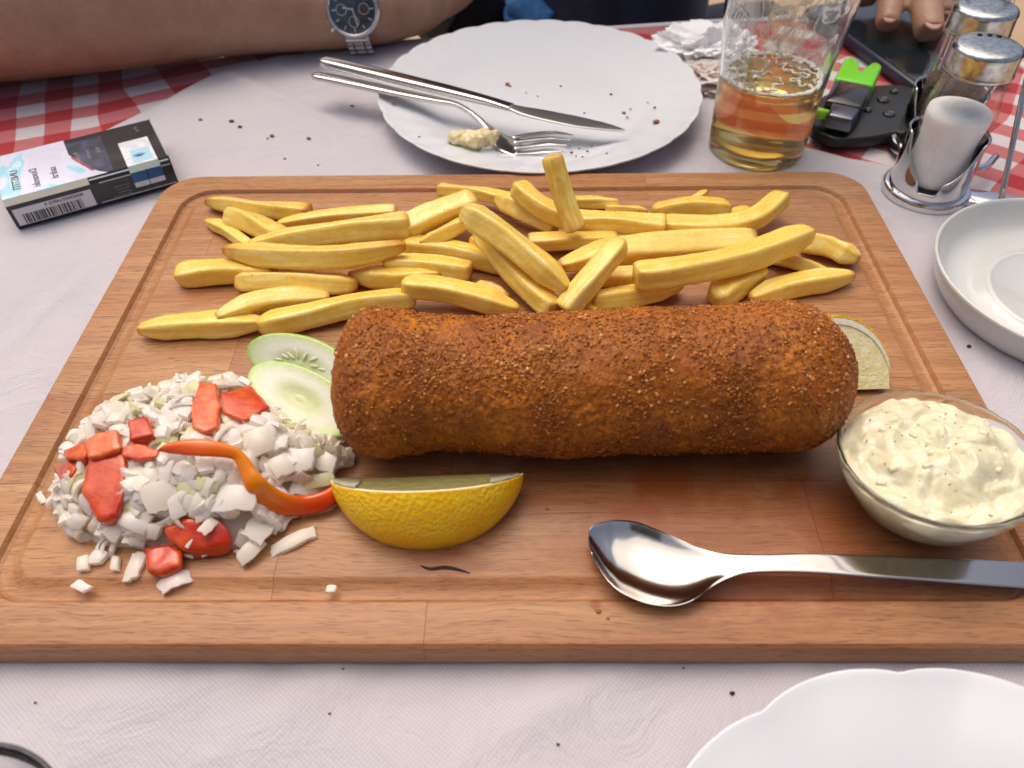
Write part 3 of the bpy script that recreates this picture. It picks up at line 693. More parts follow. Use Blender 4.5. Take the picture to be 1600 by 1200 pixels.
big = [(405, 690, 26, .015, .013, .0035, .9, 20, 'domed white onion chunk right of the heap middle, above the pepper strip'),
 (470, 720, 14, .012, .011, .005, .2, 10, 'thick onion cube at the right of the heap near the roll'),
 (445, 725, 15, .013, .010, .0035, .5, 40, 'onion chunk inside the bend of the pepper strip'),
 (505, 722, 5, .012, .009, .0035, .3, -15, 'rightmost thick onion chunk next to the roll end'),
 (492, 752, 4, .019, .0065, .003, .15, 12, 'pale green onion bar beside the pepper strip end'),
 (365, 778, 14, .019, .012, .0030, .4, 5, 'wide white onion flake left of the pepper strip'),
 (250, 775, 19, .014, .014, .0028, .3, 30, 'broad rounded onion flake in the middle front of the heap'),
 (405, 825, 6, .013, .011, .0026, .2, 70, 'white onion flake standing at the front right edge of the heap'),
 (392, 858, 2, .014, .007, .0022, .5, 50, 'pointed onion flake hanging off the front right edge'),
 (195, 812, 17, .020, .006, .0030, 1.0, -30, 'curved onion hook below the big red tomato wedge'),
 (325, 822, 15, .008, .005, .0016, .1, 60, 'small onion chip lying on the large front tomato piece'),
 (290, 845, 9, .007, .005, .0016, .1, -30, 'small onion chip on the left of the large front tomato piece')]
for k, (px_, py_, z, a, b_, t, be, deg, lab) in enumerate(big):
    p = PM(px_, py_, .0052)
    put_onion(onion_mesh(a*.82, b_*.82, t*.8, be*.8, 400+k, ON[2] if 'green' in lab else ON[k % 2]), *p, (.3*nz(k*3.1, 1)+.45, .4*nz(k*2.3, 7), radians(deg)), lab, 'large onion pieces on the heap')

# ---------------------------------------------------------------- tomato, pepper, cucumber
m, nt, b, N, L = NEW('tomato')
at = N('Attribute'); at.attribute_name = 'flesh'; n1 = ntex(nt, 160, 4)
c = mix(nt, ramp(nt, n1, [(.35, 0.), (.65, 1.)]), lin('ba2a08'), lin('d84410'))
fl_ = mix(nt, ramp(nt, ntex(nt, 260, 3), [(.35, 0.), (.65, 1.)]), lin('dc5420'), lin('ec8440'))
c = mix(nt, at.outputs['Fac'], c, fl_); L(c, b.inputs['Base Color']); b.inputs['Roughness'].default_value = .18; b.inputs['Coat Weight'].default_value = .3
b.inputs['Subsurface Weight'].default_value = .12; b.inputs['Subsurface Scale'].default_value = .002; b.inputs['Subsurface Radius'].default_value = (1, .25, .1)
L(bump(nt, ntex(nt, 700, 3), .35, .0005), b.inputs['Normal']); TOM = m
def chunk(px, zs, t, flesh_top, lab, seed, lift=5.5, name='tomato_piece', cat='tomato piece', bev=.0014, drop=(0, 0)):
    zs = [zs]*len(px) if np.isscalar(zs) else zs
    top = [PM(x, y, lift*.001) for (x, y) in px]; cm = np.mean(top, 0)
    top = [np.array(P(x, y, max(p[2]*.6+cm[2]*.4, BTOP+.004))) for p, (x, y) in zip(top, px)]; c = np.mean(top, 0); n = len(px)
    bm = bmesh.new(); a = [bm.verts.new(p) for p in top]
    low = [bm.verts.new(c+(p-c)*.86+np.array([drop[0]*.001, drop[1]*.001, -t*.001])) for p in top]
    bm.faces.new(a); bm.faces.new(low[::-1])
    for i in range(n): bm.faces.new((a[i], low[i], low[(i+1) % n], a[(i+1) % n]))
    bmesh.ops.recalc_face_normals(bm, faces=bm.faces)
    bmesh.ops.bevel(bm, geom=bm.edges[:], offset=bev, segments=3, profile=.6, affect='EDGES', clamp_overlap=True)
    bmesh.ops.triangulate(bm, faces=[f for f in bm.faces if len(f.verts) > 4])
    bmesh.ops.subdivide_edges(bm, edges=[e for e in bm.edges if e.calc_length() > .003], cuts=2, use_grid_fill=True)
    bmesh.ops.smooth_vert(bm, verts=bm.verts, factor=.4, use_axis_x=True, use_axis_y=True, use_axis_z=True)
    V = np.array([v.co[:] for v in bm.verts]); bm.verts.index_update(); F = [[v.index for v in f.verts] for f in bm.faces]
    NZ = np.array([v.normal[:] for v in bm.verts]); bm.free()
    V = V+NZ*np.array([[.0006*nz(*(v*260), )+.0003*nz(*(v*700))] for v in V])
    fl = np.clip((V[:, 2]-(c[2]-t*.0004))/.002, 0, 1)*flesh_top+np.array([.55*nz(*(v*170))+.25*nz(*(v*420)) for v in V]); fl = np.clip(fl, 0, 1)
    o = mesh(name, V, F, TOM); attr(o, 'flesh', fl); return tag(o, lab, cat, 'tomato pieces on the onion' if name == 'tomato_piece' else None)
chunk([(311, 592), (338, 598), (344, 632), (342, 668), (320, 676), (298, 668), (298, 635)], [30, 30, 30, 24, 22, 23, 29], 9, .8, 'upright red tomato chunk with a darker lower end, beside the tomato piece near the cucumber', 1)
chunk([(343, 613), (393, 600), (423, 634), (384, 657), (346, 645)], [30, 31, 27, 24, 28], 7, .45, 'flat angular tomato chunk between the upright one and the cucumber slices', 2)
chunk([(196, 656), (229, 648), (241, 678), (202, 688)], [25, 25, 22, 22], 7, .2, 'small square tomato cube at the back left of the onion heap', 3)
chunk([(127, 690), (150, 675), (184, 668), (192, 700), (160, 712), (135, 716)], [20, 23, 24, 23, 22, 19], 6, 1.0, 'orange fleshed tomato piece tucked behind the big red wedge', 4)
chunk([(136, 712), (162, 700), (190, 694), (198, 716), (192, 770), (182, 806), (164, 816), (148, 812), (124, 764)], [22, 24, 25, 25, 22, 18, 15, 14, 18], 8, .25, 'big red tomato wedge standing at the left of the onion heap', 5, bev=.0022)
chunk([(96, 702), (122, 691), (141, 694), (132, 716), (100, 716)], 11, 6, .7, 'small tomato scrap upper one at the far left edge of the heap', 6)
chunk([(82, 730), (104, 718), (120, 728), (112, 746), (92, 748)], 8, 6, .1, 'small dark red tomato scrap lowest at the far left edge of the heap', 7)
chunk([(252, 824), (290, 808), (340, 806), (362, 828), (360, 850), (330, 858), (288, 862), (262, 842)], [12, 15, 16, 14, 11, 9, 9, 10], 8, .15, 'large red tomato piece at the front of the heap carrying onion chips', 8, bev=.0022)
chunk([(222, 854), (262, 846), (286, 858), (282, 884), (252, 896), (226, 892)], [8, 9, 9, 8, 6, 6], 7, .15, 'lowest small rounded tomato piece at the front of the heap', 9, bev=.0022)
chunk([(188, 696), (215, 692), (250, 702), (246, 714), (215, 718), (190, 714)], 25.5, 3, 1.0, 'thin wet pinkish tomato slice joining the big wedge and the pepper strip', 10, bev=.001)

m, nt, b, N, L = NEW('orange_pepper')
at = N('Attribute'); at.attribute_name = 'red'
c = ramp(nt, at.outputs['Fac'], [(0, lin('ee8a08')), (.5, lin('e66406')), (1, lin('d03a0a'))]); L(c, b.inputs['Base Color'])
b.inputs['Roughness'].default_value = .2; b.inputs['Coat Weight'].default_value = .3
b.inputs['Subsurface Weight'].default_value = .05; b.inputs['Subsurface Scale'].default_value = .002; b.inputs['Subsurface Radius'].default_value = (1, .4, .1)
st_ = [((248, 704), 2, 27, .9), ((262, 701), 14, 27.5, .75), ((290, 699), 22, 28, .6), ((322, 700), 25, 28.5, .5), ((352, 704), 20, 28.5, .3), ((372, 712), 16, 28, .1),
       ((385, 732), 20, 26, 0.), ((398, 755), 28, 23, .0), ((418, 775), 32, 18, .2), ((445, 788), 32, 12, .5), ((475, 790), 30, 8, .8), ((505, 783), 28, 6, .9), ((530, 768), 25, 5, .8)]
ctr = catmull([PM(x, y, .0065+(.003 if i_ < 8 else 0)) for i_, ((x, y), w_, z, r_) in enumerate(st_)], 70); sw = np.interp(np.linspace(0, 1, 70), np.linspace(0, 1, 13), [s[1] for s in st_]); srd = np.interp(np.linspace(0, 1, 70), np.linspace(0, 1, 13), [s[3] for s in st_])
rings = []; red = []
for i in range(70):
    tg = ctr[min(i+1, 69)]-ctr[max(0, i-1)]; tg /= np.linalg.norm(tg); vd = ctr[i]-CAM; vd /= np.linalg.norm(vd)
    a = np.cross(tg, vd); a /= np.linalg.norm(a); tilt = .45*sin(i*.09); a = a*cos(tilt)+vd*sin(tilt)*.6; a /= np.linalg.norm(a); n_ = np.cross(a, tg); wd = sw[i]*.3/FPX*1.06*(1+.06*nz(i*.3, 3))
    ring = []
    for j in range(14):
        q = 2*pi*j/14; ring.append(ctr[i]+a*cos(q)*wd/2+n_*(np.sign(sin(q))*abs(sin(q))**.8)*.0014*(1+.4*cos(q))); red.append(srd[i]+.35*(cos(q) if a[1] < 0 else -cos(q))*.6)
    rings.append(ring)
V, F = loft(rings); o = mesh('pepper_strip', V, F, m); attr(o, 'red', red+[.5, .5]); tag(o, 'long curved orange pepper strip winding over the onion towards the lemon wedge', 'pepper strip')

m, nt, b, N, L = NEW('cucumber_flesh')
at = N('Attribute'); at.attribute_name = 'rad'; n1 = ntex(nt, 260, 3)
c = ramp(nt, math_(nt, 'ADD', at.outputs['Fac'], math_(nt, 'MULTIPLY', math_(nt, 'SUBTRACT', n1, .5), .10)), [(.0, lin('dde4b4')), (.30, lin('d2dca6')), (.50, lin('e9efd2')), (.62, lin('f2f5e2')), (.86, lin('e0ecbc')), (.95, lin('c2da88')), (1, lin('9cbc56'))])
L(c, b.inputs['Base Color']); b.inputs['Roughness'].default_value = .18; b.inputs['Subsurface Weight'].default_value = .12; b.inputs['Subsurface Scale'].default_value = .003
b.inputs['Subsurface Radius'].default_value = (.9, 1, .6); b.inputs['Coat Weight'].default_value = .3; L(bump(nt, ntex(nt, 420, 4), .3, .0006), b.inputs['Normal']); CUC = m
SEED = mat('cucumber_seed', 'dfe5b4', .2, sss=.5)
def cucumber(pa, za, pb, zb, wpx, dz, lab, seed, thick=.0034, seeds=True, warp=.001):
    A_ = P(*pa, BTOP+za*.001); B_ = P(*pb, BTOP+zb*.001); c = (A_+B_)/2; e1 = (B_-A_)/2
    mid = ((pa[0]+pb[0])/2, (pa[1]+pb[1])/2); up_ = P(mid[0]+wpx[0], mid[1]-wpx[1], c[2]+dz*.001); e2 = up_-c
    n_ = np.cross(e1, e2); n_ /= np.linalg.norm(n_)
    if n_[2] < 0: n_ = -n_
    V = []; R_ = []; nr = 14; ns = 56; base = []
    rr = list(np.linspace(.08, .93, nr))+[.965, .99, 1.0, 1.0, .99, .965]; hh = [0]*nr+[-.0001, -.0004, -.0010, -thick+.001, -thick+.0004, -thick]
    pts = []; F = []
    pts.append(c); R_.append(0)
    for k, (q, h) in enumerate(zip(rr, hh)):
        for j in range(ns):
            t = 2*pi*j/ns; wob = 1+.02*sin(3*t+seed)
            p = c+(e1*cos(t)+e2*sin(t))*q*wob+n_*(h+warp*sin(2*t+seed)*q*q-(.0007*(1-q/.45) if q < .45 and h == 0 else 0)); pts.append(p); R_.append(q if k < nr+3 else 1)
    for j in range(ns):
        k2 = (j+1) % ns; F.append([0, 1+j, 1+k2])
        for r in range(len(rr)-1): F.append([1+r*ns+j, 1+(r+1)*ns+j, 1+(r+1)*ns+k2, 1+r*ns+k2])
    base_i = len(pts); pts.append(c-n_*thick); R_.append(0); lr = 1+(len(rr)-1)*ns
    for j in range(ns): F.append([base_i, lr+(j+1) % ns, lr+j])
    o = mesh('cucumber_slice', pts, F, CUC); attr(o, 'rad', R_); tag(o, lab, 'cucumber slice', 'cucumber slices against the roll')
    if seeds:
        rs = random.Random(seed)
        for k in range(13):
            t = 2*pi*k/13+rs.uniform(-.15, .15); q = rs.uniform(.24, .40); cc = c+(e1*cos(t)+e2*sin(t))*q+n_*.0001; dr = e1*cos(t)+e2*sin(t); dr /= np.linalg.norm(dr)
            Vs, Fs = lathe([(0, -1), (.5, -.7), (.8, 0), (.55, .7), (0, 1.1)], 8); Vs = Vs*np.array([.0009, .0003, .0024]); M = np.eye(4)
            M[:3, 2] = dr; M[:3, 1] = n_; M[:3, 0] = np.cross(n_, dr); M[:3, 3] = cc; mesh('seed', xf(Vs, M), Fs, SEED, o)
    return o
cucumber((386, 540), 24, (556, 598), 25, (16, 39), 9, 'upper cucumber slice with visible seeds leaning on the left end of the roll', 2)
cucumber((388, 578), 20, (552, 668), 15, (22, 42), 6, 'lower cucumber slice half covered by the upper one, resting on the onion', 5, seeds=False)

# ---------------------------------------------------------------- lemon wedges
m, nt, b, N, L = NEW('lemon_peel')
n1 = ntex(nt, 90, 3); vo = N('TexVoronoi'); vo.inputs['Scale'].default_value = 620; L(N('TexCoord').outputs['Object'], vo.inputs[0])
c = mix(nt, ramp(nt, n1, [(.35, 0.), (.7, 1.)]), lin('ffc408'), lin('ffd92a'))
v2 = N('TexVoronoi'); v2.inputs['Scale'].default_value = 90; L(N('TexCoord').outputs['Object'], v2.inputs[0])
c = mix(nt, math_(nt, 'MULTIPLY', ramp(nt, v2.outputs['Distance'], [(.05, 1.), (.10, 0.)]), .55), c, lin('8a5a10'))
L(c, b.inputs['Base Color']); b.inputs['Roughness'].default_value = .33; b.inputs['Subsurface Weight'].default_value = .0; b.inputs['Subsurface Scale'].default_value = .002
L(bump(nt, vo.outputs['Distance'], .55, .0008, bump(nt, ntex(nt, 300, 3), .3, .0012)), b.inputs['Normal']); PEEL = m
PITH = mat('lemon_pith', 'fdf8e6', .5, 'f2ebcc', 300, sss=0, bmp=(800, .3, .0006))
m, nt, b, N, L = NEW('lemon_pulp')
c = mix(nt, ramp(nt, ntex(nt, 1, 3, .5, None, (120, 900, 900)), [(.35, 0.), (.65, 1.)]), lin('c6bb6c'), lin('e4dea0')); L(c, b.inputs['Base Color'])
b.inputs['Roughness'].default_value = .12; b.inputs['Transmission Weight'].default_value = .55; b.inputs['Subsurface Weight'].default_value = .3; b.inputs['Subsurface Scale'].default_value = .005
b.inputs['IOR'].default_value = 1.34; L(bump(nt, ntex(nt, 1, 3, .5, None, (200, 1100, 1100)), .6, .001), b.inputs['Normal']); PULP = m
def lemon(M, a, R0, th0, th1, lab, ex=.75, cutx=(-1, 1), pulp=None):
    """wedge round local x axis, outer radius R0, from angle th0 to th1 (0 = +y, 90 = +z)"""
    T_ = thing('lemon_wedge', lab, 'lemon wedge', M[:3, 3], 'lemon wedges')
    nx = 60; na = 30; X = np.linspace(cutx[0], cutx[1], nx)*a*.995
    R = R0*np.clip(1-(np.abs(X)/a)**2.1, 0, 1)**ex+.0007
    def shell(r_in, r_out, wav=0, rec=0.0):
        rings = []
        for i, x in enumerate(X):
            ro = max(R[i]-r_out, .0004); ri = max(R[i]-r_in, .0002) if r_in is not None else 0.0002
            if ri >= ro: ri = ro*.97
            da = rec/max(ro, .004); A = np.linspace(th0+da, th1-da, na)
            ring = [(x, ro*cos(q), ro*sin(q)) for q in A]; inner = [(x, ri*cos(q), ri*sin(q)) for q in A[::-1]]
            if r_in is None:
                mid = []
                for f_ in (.8, .6, .4, .2): mid.append((x, ro*f_*cos(A[-1])+0, ro*f_*sin(A[-1])+wav*nz(x*300, f_*5)))
                mid2 = [(x, ro*f_*cos(A[0]), ro*f_*sin(A[0])+wav*nz(x*300, f_*5, 4)) for f_ in (.2, .4, .6, .8)]
                inner = mid+[(x, 0, 0)]+mid2
            rings.append(ring+inner)
        return loft(rings)
    pe = mesh('peel', *shell(.0011, 0), PEEL, T_, True, M, sharp=50)
    mesh('pith', *shell(.0040, .0010, 0, .00015), PITH, T_, True, M, sharp=50)
    mesh('pulp', *shell(None, .0038, .0007, .0007), pulp or PULP, T_, True, M, sharp=60)
    # thin membrane flaps at the tips and along the middle edge
    for s in (-1, 1):
        pts = []
        for k in range(9):
            x = s*a*(.66+.036*k); r = R0*(1-(abs(x)/a)**2.1)**ex; pts.append(((x, 0, 0), (x, r*.9*cos(th0), r*.9*sin(th0)+.0006+.0008*nz(k*.9, s*3))))
        V = [p for q in pts for p in q]; V2 = [(x, y+.0004, z+.0002) for x, y, z in V]; n = len(V)
        F = [[2*k, 2*k+1, 2*k+3, 2*k+2] for k in range(8)]+[[n+2*k, n+2*k+2, n+2*k+3, n+2*k+1] for k in range(8)]
        F += [[2*k, 2*k+2, n+2*k+2, n+2*k] for k in range(8)]+[[2*k+1, n+2*k+1, n+2*k+3, 2*k+3] for k in range(8)]
        mesh('membrane', V+V2, F, MEMB, T_, True, M)
    return T_
MEMB = mat('lemon_membrane', 'e9e4c8', .25, trans=.5, sss=.3)
la = P(524, 752, BTOP+.027); lb = P(812, 742, BTOP+.027); cc = P(668, 744, BTOP+.0105); e = lb-la; e[2] = 0
M = frame(cc, e); M[:3, 3] = cc
lemon(M, .0375, .0278, radians(138), radians(206), 'bright yellow lemon wedge with its peel to the front, left below the roll', .62)
cc = P(1298, 610, BTOP+.003); M = frame(cc, P(1390, 607, BTOP+.003)-cc)
lemon(M, .0272, .0325, radians(-3), radians(50), 'lemon wedge half hidden behind the right end of the roll', .45, (-1, .96), mat('pale_lemon_pulp', 'f6e9a2', .18, 'fff6cc', 350, sss=0, bmp=(700, .5, .001)))

# ---------------------------------------------------------------- glass bowl with tartar sauce
BC = np.array([.1562, -.0915, .0465]); nrm = np.array([-.070, .118, 1.0]); nrm /= np.linalg.norm(nrm)
e1 = np.cross([0, 1, 0], nrm); e1 /= np.linalg.norm(e1); e2 = np.cross(nrm, e1)
BM = np.eye(4); BM[:3, 0] = e1; BM[:3, 1] = e2; BM[:3, 2] = nrm; BM[:3, 3] = BC
hb = .0295
outp = [(0, -hb), (.012, -hb), (.0145, -hb+.0006), (.019, -hb+.0035), (.0255, -hb+.010), (.0300, -hb+.018), (.0328, -.006), (.0337, -.0015), (.0344, -.0006), (.0346, .0006), (.0342, .0014),
        (.0334, .0015), (.0324, .0006), (.0318, -.002), (.0308, -.007), (.0282, -hb+.018), (.0238, -hb+.0108), (.0175, -hb+.0052), (.011, -hb+.0034), (0, -hb+.0028)]
bowl = mesh('glass_bowl', *lathe(outp, 96, lambda r, t: 1+(.0 if r < .02 else .004*sin(22*t)*max(0, (r-.026))/.008)), GLASS, None, True, BM)
tag(bowl, 'small clear glass bowl holding tartar sauce at the right end of the board', 'glass bowl')
m, nt, b, N, L = NEW('tartar_sauce')
c = mix(nt, ramp(nt, ntex(nt, 110, 4, .5, None, None, 'Object', 1.5), [(.35, 0.), (.65, 1.)]), lin('ddd5ae'), lin('ece6cb'))
L(c, b.inputs['Base Color']); b.inputs['Roughness'].default_value = .17; b.inputs['Subsurface Weight'].default_value = .2; b.inputs['Subsurface Scale'].default_value = .003; b.inputs['Subsurface Radius'].default_value = (1, .9, .6)
L(bump(nt, ntex(nt, 330, 4, .5, None, None, 'Object', 1.0), .3, .0010), b.inputs['Normal'])
def sauce_h(x, y):
    r = math.hypot(x, y)/.0325
    cx, cy = x-.002, y-.006; rr = math.hypot(cx, cy)
    h = .0062*max(0, 1-(rr/.031)**2)-.0010
    ang = math.atan2(cy, cx); sw_ = sin(ang*1.0+rr*210+1.5*nz(x*70, y*70)); h += .0020*sw_*min(1, rr/.008)*max(0, 1-r**4)
    wx, wy = x+.006*nz(x*90, y*90), y+.006*nz(x*90+5, y*90)
    h += .0042*abs(nz(wx*75, wy*75, 2))-.0008+.0018*nz(wx*150, wy*150, 4)+.0009*abs(nz(wx*330, wy*330, 8))
    k = min(1, max(0, (1-r)/.08)); return h*k+(-.0022)*(1-k)-.0005
V = []; F = []; nr, ns = 74, 180
V.append((0, 0, sauce_h(0, 0)))
for i in range(1, nr+1):
    for j in range(ns):
        t = 2*pi*j/ns; r = .0319*i/nr; V.append((r*cos(t), r*sin(t), sauce_h(r*cos(t), r*sin(t))))
low = [(.0312, -.0068), (.0287, -hb+.0185), (.0243, -hb+.0112), (.0180, -hb+.0056), (.011, -hb+.0038)]
for r, z in low:
    for j in range(ns): t = 2*pi*j/ns; V.append((r*cos(t), r*sin(t), z))
for j in range(ns):
    k = (j+1) % ns; F.append([0, 1+j, 1+k])
    for i in range(nr+len(low)-1): F.append([1+i*ns+j, 1+(i+1)*ns+j, 1+(i+1)*ns+k, 1+i*ns+k])
V.append((0, 0, -hb+.0035)); li = 1+(nr+len(low)-1)*ns
for j in range(ns): F.append([len(V)-1, li+(j+1) % ns, li+j])
sauce = mesh('tartar_sauce', V, F, m, None, True, BM); tag(sauce, 'glossy pale cream tartar sauce with herb flecks heaped in the glass bowl', 'tartar sauce')
HERB = mat('herb_fleck', '7f7c44', .5, '9a985c', 500); rs = random.Random(9); pr = []
for k in range(60):
    r = .029*math.sqrt(rs.random()); t = rs.uniform(0, 6.28); x, y = r*cos(t), r*sin(t); s = rs.uniform(.00018, .00055)
    Vb, Fb = box(s*2.2, s, s*.5, (0, 0, 0)); Mx = Matrix.Translation((x, y, sauce_h(x, y)+.00003)) @ Matrix.Rotation(rs.uniform(0, 6), 4, 'Z') @ Matrix.Rotation(rs.gauss(0, .5), 4, 'X')
    pr.append((xf(Vb, Mx), Fb))
mesh('herb_flecks', *join(pr), HERB, sauce, False, BM)['kind'] = 'stuff'
GH = mat('chopped_gherkin', 'dcdcae', .2, 'ecead0', 300, sss=.4)
pr = []
for k in range(16):
    r = .025*math.sqrt(rs.random()); t = rs.uniform(0, 6.28); x, y = r*cos(t), r*sin(t)-.002; s = rs.uniform(.0012, .0024)
    Vb, Fb = box(s*1.5, s, s*.8, (0, 0, 0), s*.28, 2); Mx = Matrix.Translation((x, y, sauce_h(x, y)-s*.1)) @ Matrix.Rotation(rs.uniform(0, 6), 4, 'Z') @ Matrix.Rotation(rs.gauss(0, .4), 4, 'X')
    pr.append((xf(Vb, Mx), Fb))
mesh('gherkin_bits', *join(pr), m, sauce, True, BM)['kind'] = 'stuff'

# ---------------------------------------------------------------- dessert spoon on the board
# stations along the centre line: pixel, half width px, z of the rim above the board (mm), bowl depth (mm), thickness (mm)
SP = [((919, 843), 1.5, 7.7, .1, .9), ((920.5, 843), 11, 7.7, .5, .9), ((924, 845), 22, 7.7, 1.2, .9), ((930, 849), 32, 7.7, 2.2, .9), ((940, 856), 43, 7.6, 3.4, .9), ((952, 862), 52, 7.5, 4.4, .9), ((968, 867), 60, 7.3, 5.2, .9), ((1000, 875), 66, 6.9, 5.9, .9),
      ((1035, 884), 62, 6.7, 5.5, .9), ((1065, 889), 52, 6.8, 4.3, 1.), ((1090, 889), 39, 7.1, 2.9, 1.1), ((1112, 886), 27, 7.6, 1.6, 1.4), ((1135, 883), 19.5, 8.1, .6, 1.8), ((1165, 880), 15, 8.8, .1, 2.2), ((1210, 879), 14, 9.6, 0, 2.4), ((1270, 879), 15.5, 10., 0, 2.4), ((1350, 883), 17.5, 9.6, 0, 2.3),
      ((1430, 887), 19, 8.8, 0, 2.2), ((1510, 892), 20.5, 7.6, 0, 2.1), ((1590, 897), 21.5, 6.0, 0, 2.0), ((1660, 901), 23, 4.4, 0, 1.9), ((1700, 903), 23, 3.6, 0, 1.9), ((1712, 904), 20, 3.4, 0, 1.8), ((1716, 904), 8, 3.3, 0, 1.6)]
cp = np.array([P(x, y, BTOP+z*.001) for (x, y), w_, z, d_, t_ in SP]); nn_ = 190
par = np.linspace(0, len(SP)-1, nn_); cpi = catmull(cp, nn_)
def sint(k):
    a = np.array([s[k] for s in SP], float); return catmull(np.stack([a, a, a], 1), nn_)[:, 0]
hw = np.maximum(sint(1), 1.2); dp = np.maximum(sint(3), 0); th_ = sint(4)
rings = []
for i in range(nn_):
    tg = cpi[min(i+1, nn_-1)]-cpi[max(0, i-1)]; tg[2] = 0; tg /= np.linalg.norm(tg); a = np.array([0, 1.0, 0]); W_ = hw[i]*1.085*depth(cpi[i])/FPX
    top = []; bot = []; n = 25; flat = 1 if dp[i] < .3 else 0
    for j in range(n):
        s = -1+2*j/(n-1); zt = -dp[i]*.001*(1-abs(s)**2.2); tt_ = th_[i]*.001
        ed = math.sqrt(max(0, 1-(abs(s))**10)); crown = .0
        top.append(cpi[i]+a*(s*W_)+np.array([0, 0, zt-(.0003*(1-ed))])); bot.append(cpi[i]+a*(s*W_*.985)+np.array([0, 0, zt-tt_*(.3+.7*ed)]))
    rings.append(top+bot[::-1])
V, F = loft(rings); V[:, 2] = np.maximum(V[:, 2], BTOP+.0002)
m = mat('polished_steel_spoon', (.60, .57, .53), .13, metal=1, bmp=(160, .04, .001))
tag(mesh('spoon', V, F, m, None, True, sharp=50), 'large polished steel spoon lying face up along the front of the board below the bowl', 'spoon')

# ---------------------------------------------------------------- plates and saucer
PORC = mat('white_porcelain', 'dee1e6', .12, sss=.1, coat=.4, bmp=(40, .03, .002))
def scallop(R_, amp, n, ph=0.0, big=0.0):
    def f(r, t):
        k = np.clip((r-.72*R_)/(.28*R_), 0, 1)**2; q = (t+ph)*n/2
        return 1+amp*k*(abs(sin(q))**.7-.6)+big*k*sin(3*t+ph)
    return f
def flute(R_, amp, n, ph=0.0):
    def f(r, t):
        k = np.clip((r-.62*R_)/(.3*R_), 0, 1); sw_ = (r/R_-.6)*2.2
        return -amp*k*(1-abs(sin((t+ph+sw_*.25)*n/2))**.8)
    return f
def plate(R_, x, y, lab, n, amp, ph, seg=288):
    k = R_/.11
    pr_ = [(0, .0035), (.04*k, .0035), (.062*k, .0036), (.070*k, .0044), (.077*k, .0072), (.085*k, .0100), (.094*k, .0124), (.102*k, .0145), (.107*k, .0160), (.1092*k, .0169), (.11*k, .0170), (.1102*k, .0162), (.109*k, .0150),
           (.102*k, .0118), (.094*k, .0094), (.084*k, .0066), (.076*k, .0036), (.070*k, .0012), (.068*k, .0002), (.064*k, .0002), (.062*k, .0014), (0, .0016)]
    V, F = lathe(pr_, seg, scallop(R_, amp, n, ph), flute(R_, .0007, n, ph)); V = V+np.array([x, y, .0016])
    return tag(mesh('dinner_plate', V, F, PORC, None, True), lab, 'plate', 'white fluted plates')
plate(.1125, .0190, .2585, 'used white dinner plate with wavy rim behind the board, carrying knife, fork and crumbs', 30, .012, .3)
plate(.1045, .1310, -.2625, 'empty white plate with a wavy rim at the bottom right of the photo', 13, .030, .35)
k = 1.0
sp_ = [(0, .0052), (.0325, .0052), (.0338, .0062), (.0352, .0066), (.0366, .0060), (.0376, .0046), (.050, .0046), (.0555, .0052), (.0595, .0080), (.0628, .0140), (.0645, .0186), (.0652, .0200), (.0660, .0204), (.0667, .0199), (.0668, .0186),
       (.0655, .0130), (.0620, .0060), (.0585, .0012), (.0570, .0001), (.0545, .0001), (.053, .0016), (0, .0018)]
V, F = lathe(sp_, 160); V = V+np.array([.2858, .0432, .0016])
tag(mesh('saucer', V, F, mat('cream_porcelain', 'd0d1cd', .1, sss=.1, coat=.5), None, True), 'white deep walled saucer with a raised ring, at the right edge beside the board', 'saucer')

# ---------------------------------------------------------------- knife and fork on the far plate
def strip(st, mat_, name, parent, thick, M=None, ex=10, arch=0.0):
    """st: (pixel, width px, z mm, thickness factor)"""
    c = np.array([P(x, y, z*.001) for (x, y), w_, z, tk in st]); n = 70; ci = catmull(c, n); u_ = np.linspace(0, len(st)-1, n)
    wd = np.interp(u_, range(len(st)), [s[1] for s in st]); tk = np.interp(u_, range(len(st)), [s[3] for s in st]); rings = []
    for i in range(n):
        tg = ci[min(i+1, n-1)]-ci[max(0, i-1)]; tg /= np.linalg.norm(tg); a = np.cross([0, 0, 1.0], tg); a /= np.linalg.norm(a); b_ = np.cross(tg, a); va = FW; fs = np.cross(va, a); W_ = max(.0003, (wd[i]*depth(ci[i])/FPX-.35*thick*tk[i]))/2/max(.55, math.sqrt((a@RT)**2+(a@UP)**2)); ring = []
        for j in range(20):
            q = 2*pi*j/20; cc_, ss_ = cos(q), sin(q)
            ring.append(ci[i]+a*np.sign(cc_)*abs(cc_)**.75*W_+b_*np.sign(ss_)*abs(ss_)**.38*thick/2*tk[i])
        rings.append(ring)
    return mesh(name, *loft(rings), mat_, parent, True)
kn = thing('table_knife', 'steel table knife lying across the far plate, blade pointing right', 'knife', P(740, 150, .02))
strip([((501, 95), 8, 30, .7), ((508, 97), 20, 30, 1), ((540, 104), 23, 29.5, 1), ((620, 123), 24, 28, 1), ((700, 142), 22, 25.5, .9), ((760, 157), 18, 23.5, .75), ((800, 168), 17, 22, .5)], STEEL, 'handle', kn, .0062)
BL = mat('brushed_blade', (.55, .54, .52), .3, metal=1, bmp=(260, .1, .0004))
strip([((795, 167), 14, 22.3, 1), ((820, 174), 21, 21.5, .8), ((850, 180), 25, 20.5, .6), ((900, 190), 26, 18.5, .5), ((940, 197), 19, 17, .5), ((965, 202), 10, 16.2, .5), ((976, 204), 3, 16, .5)], BL, 'blade', kn, .0022)
fo = thing('table_fork', 'steel table fork with dark shiny tines beside the knife on the far plate', 'fork', P(720, 180, .02))
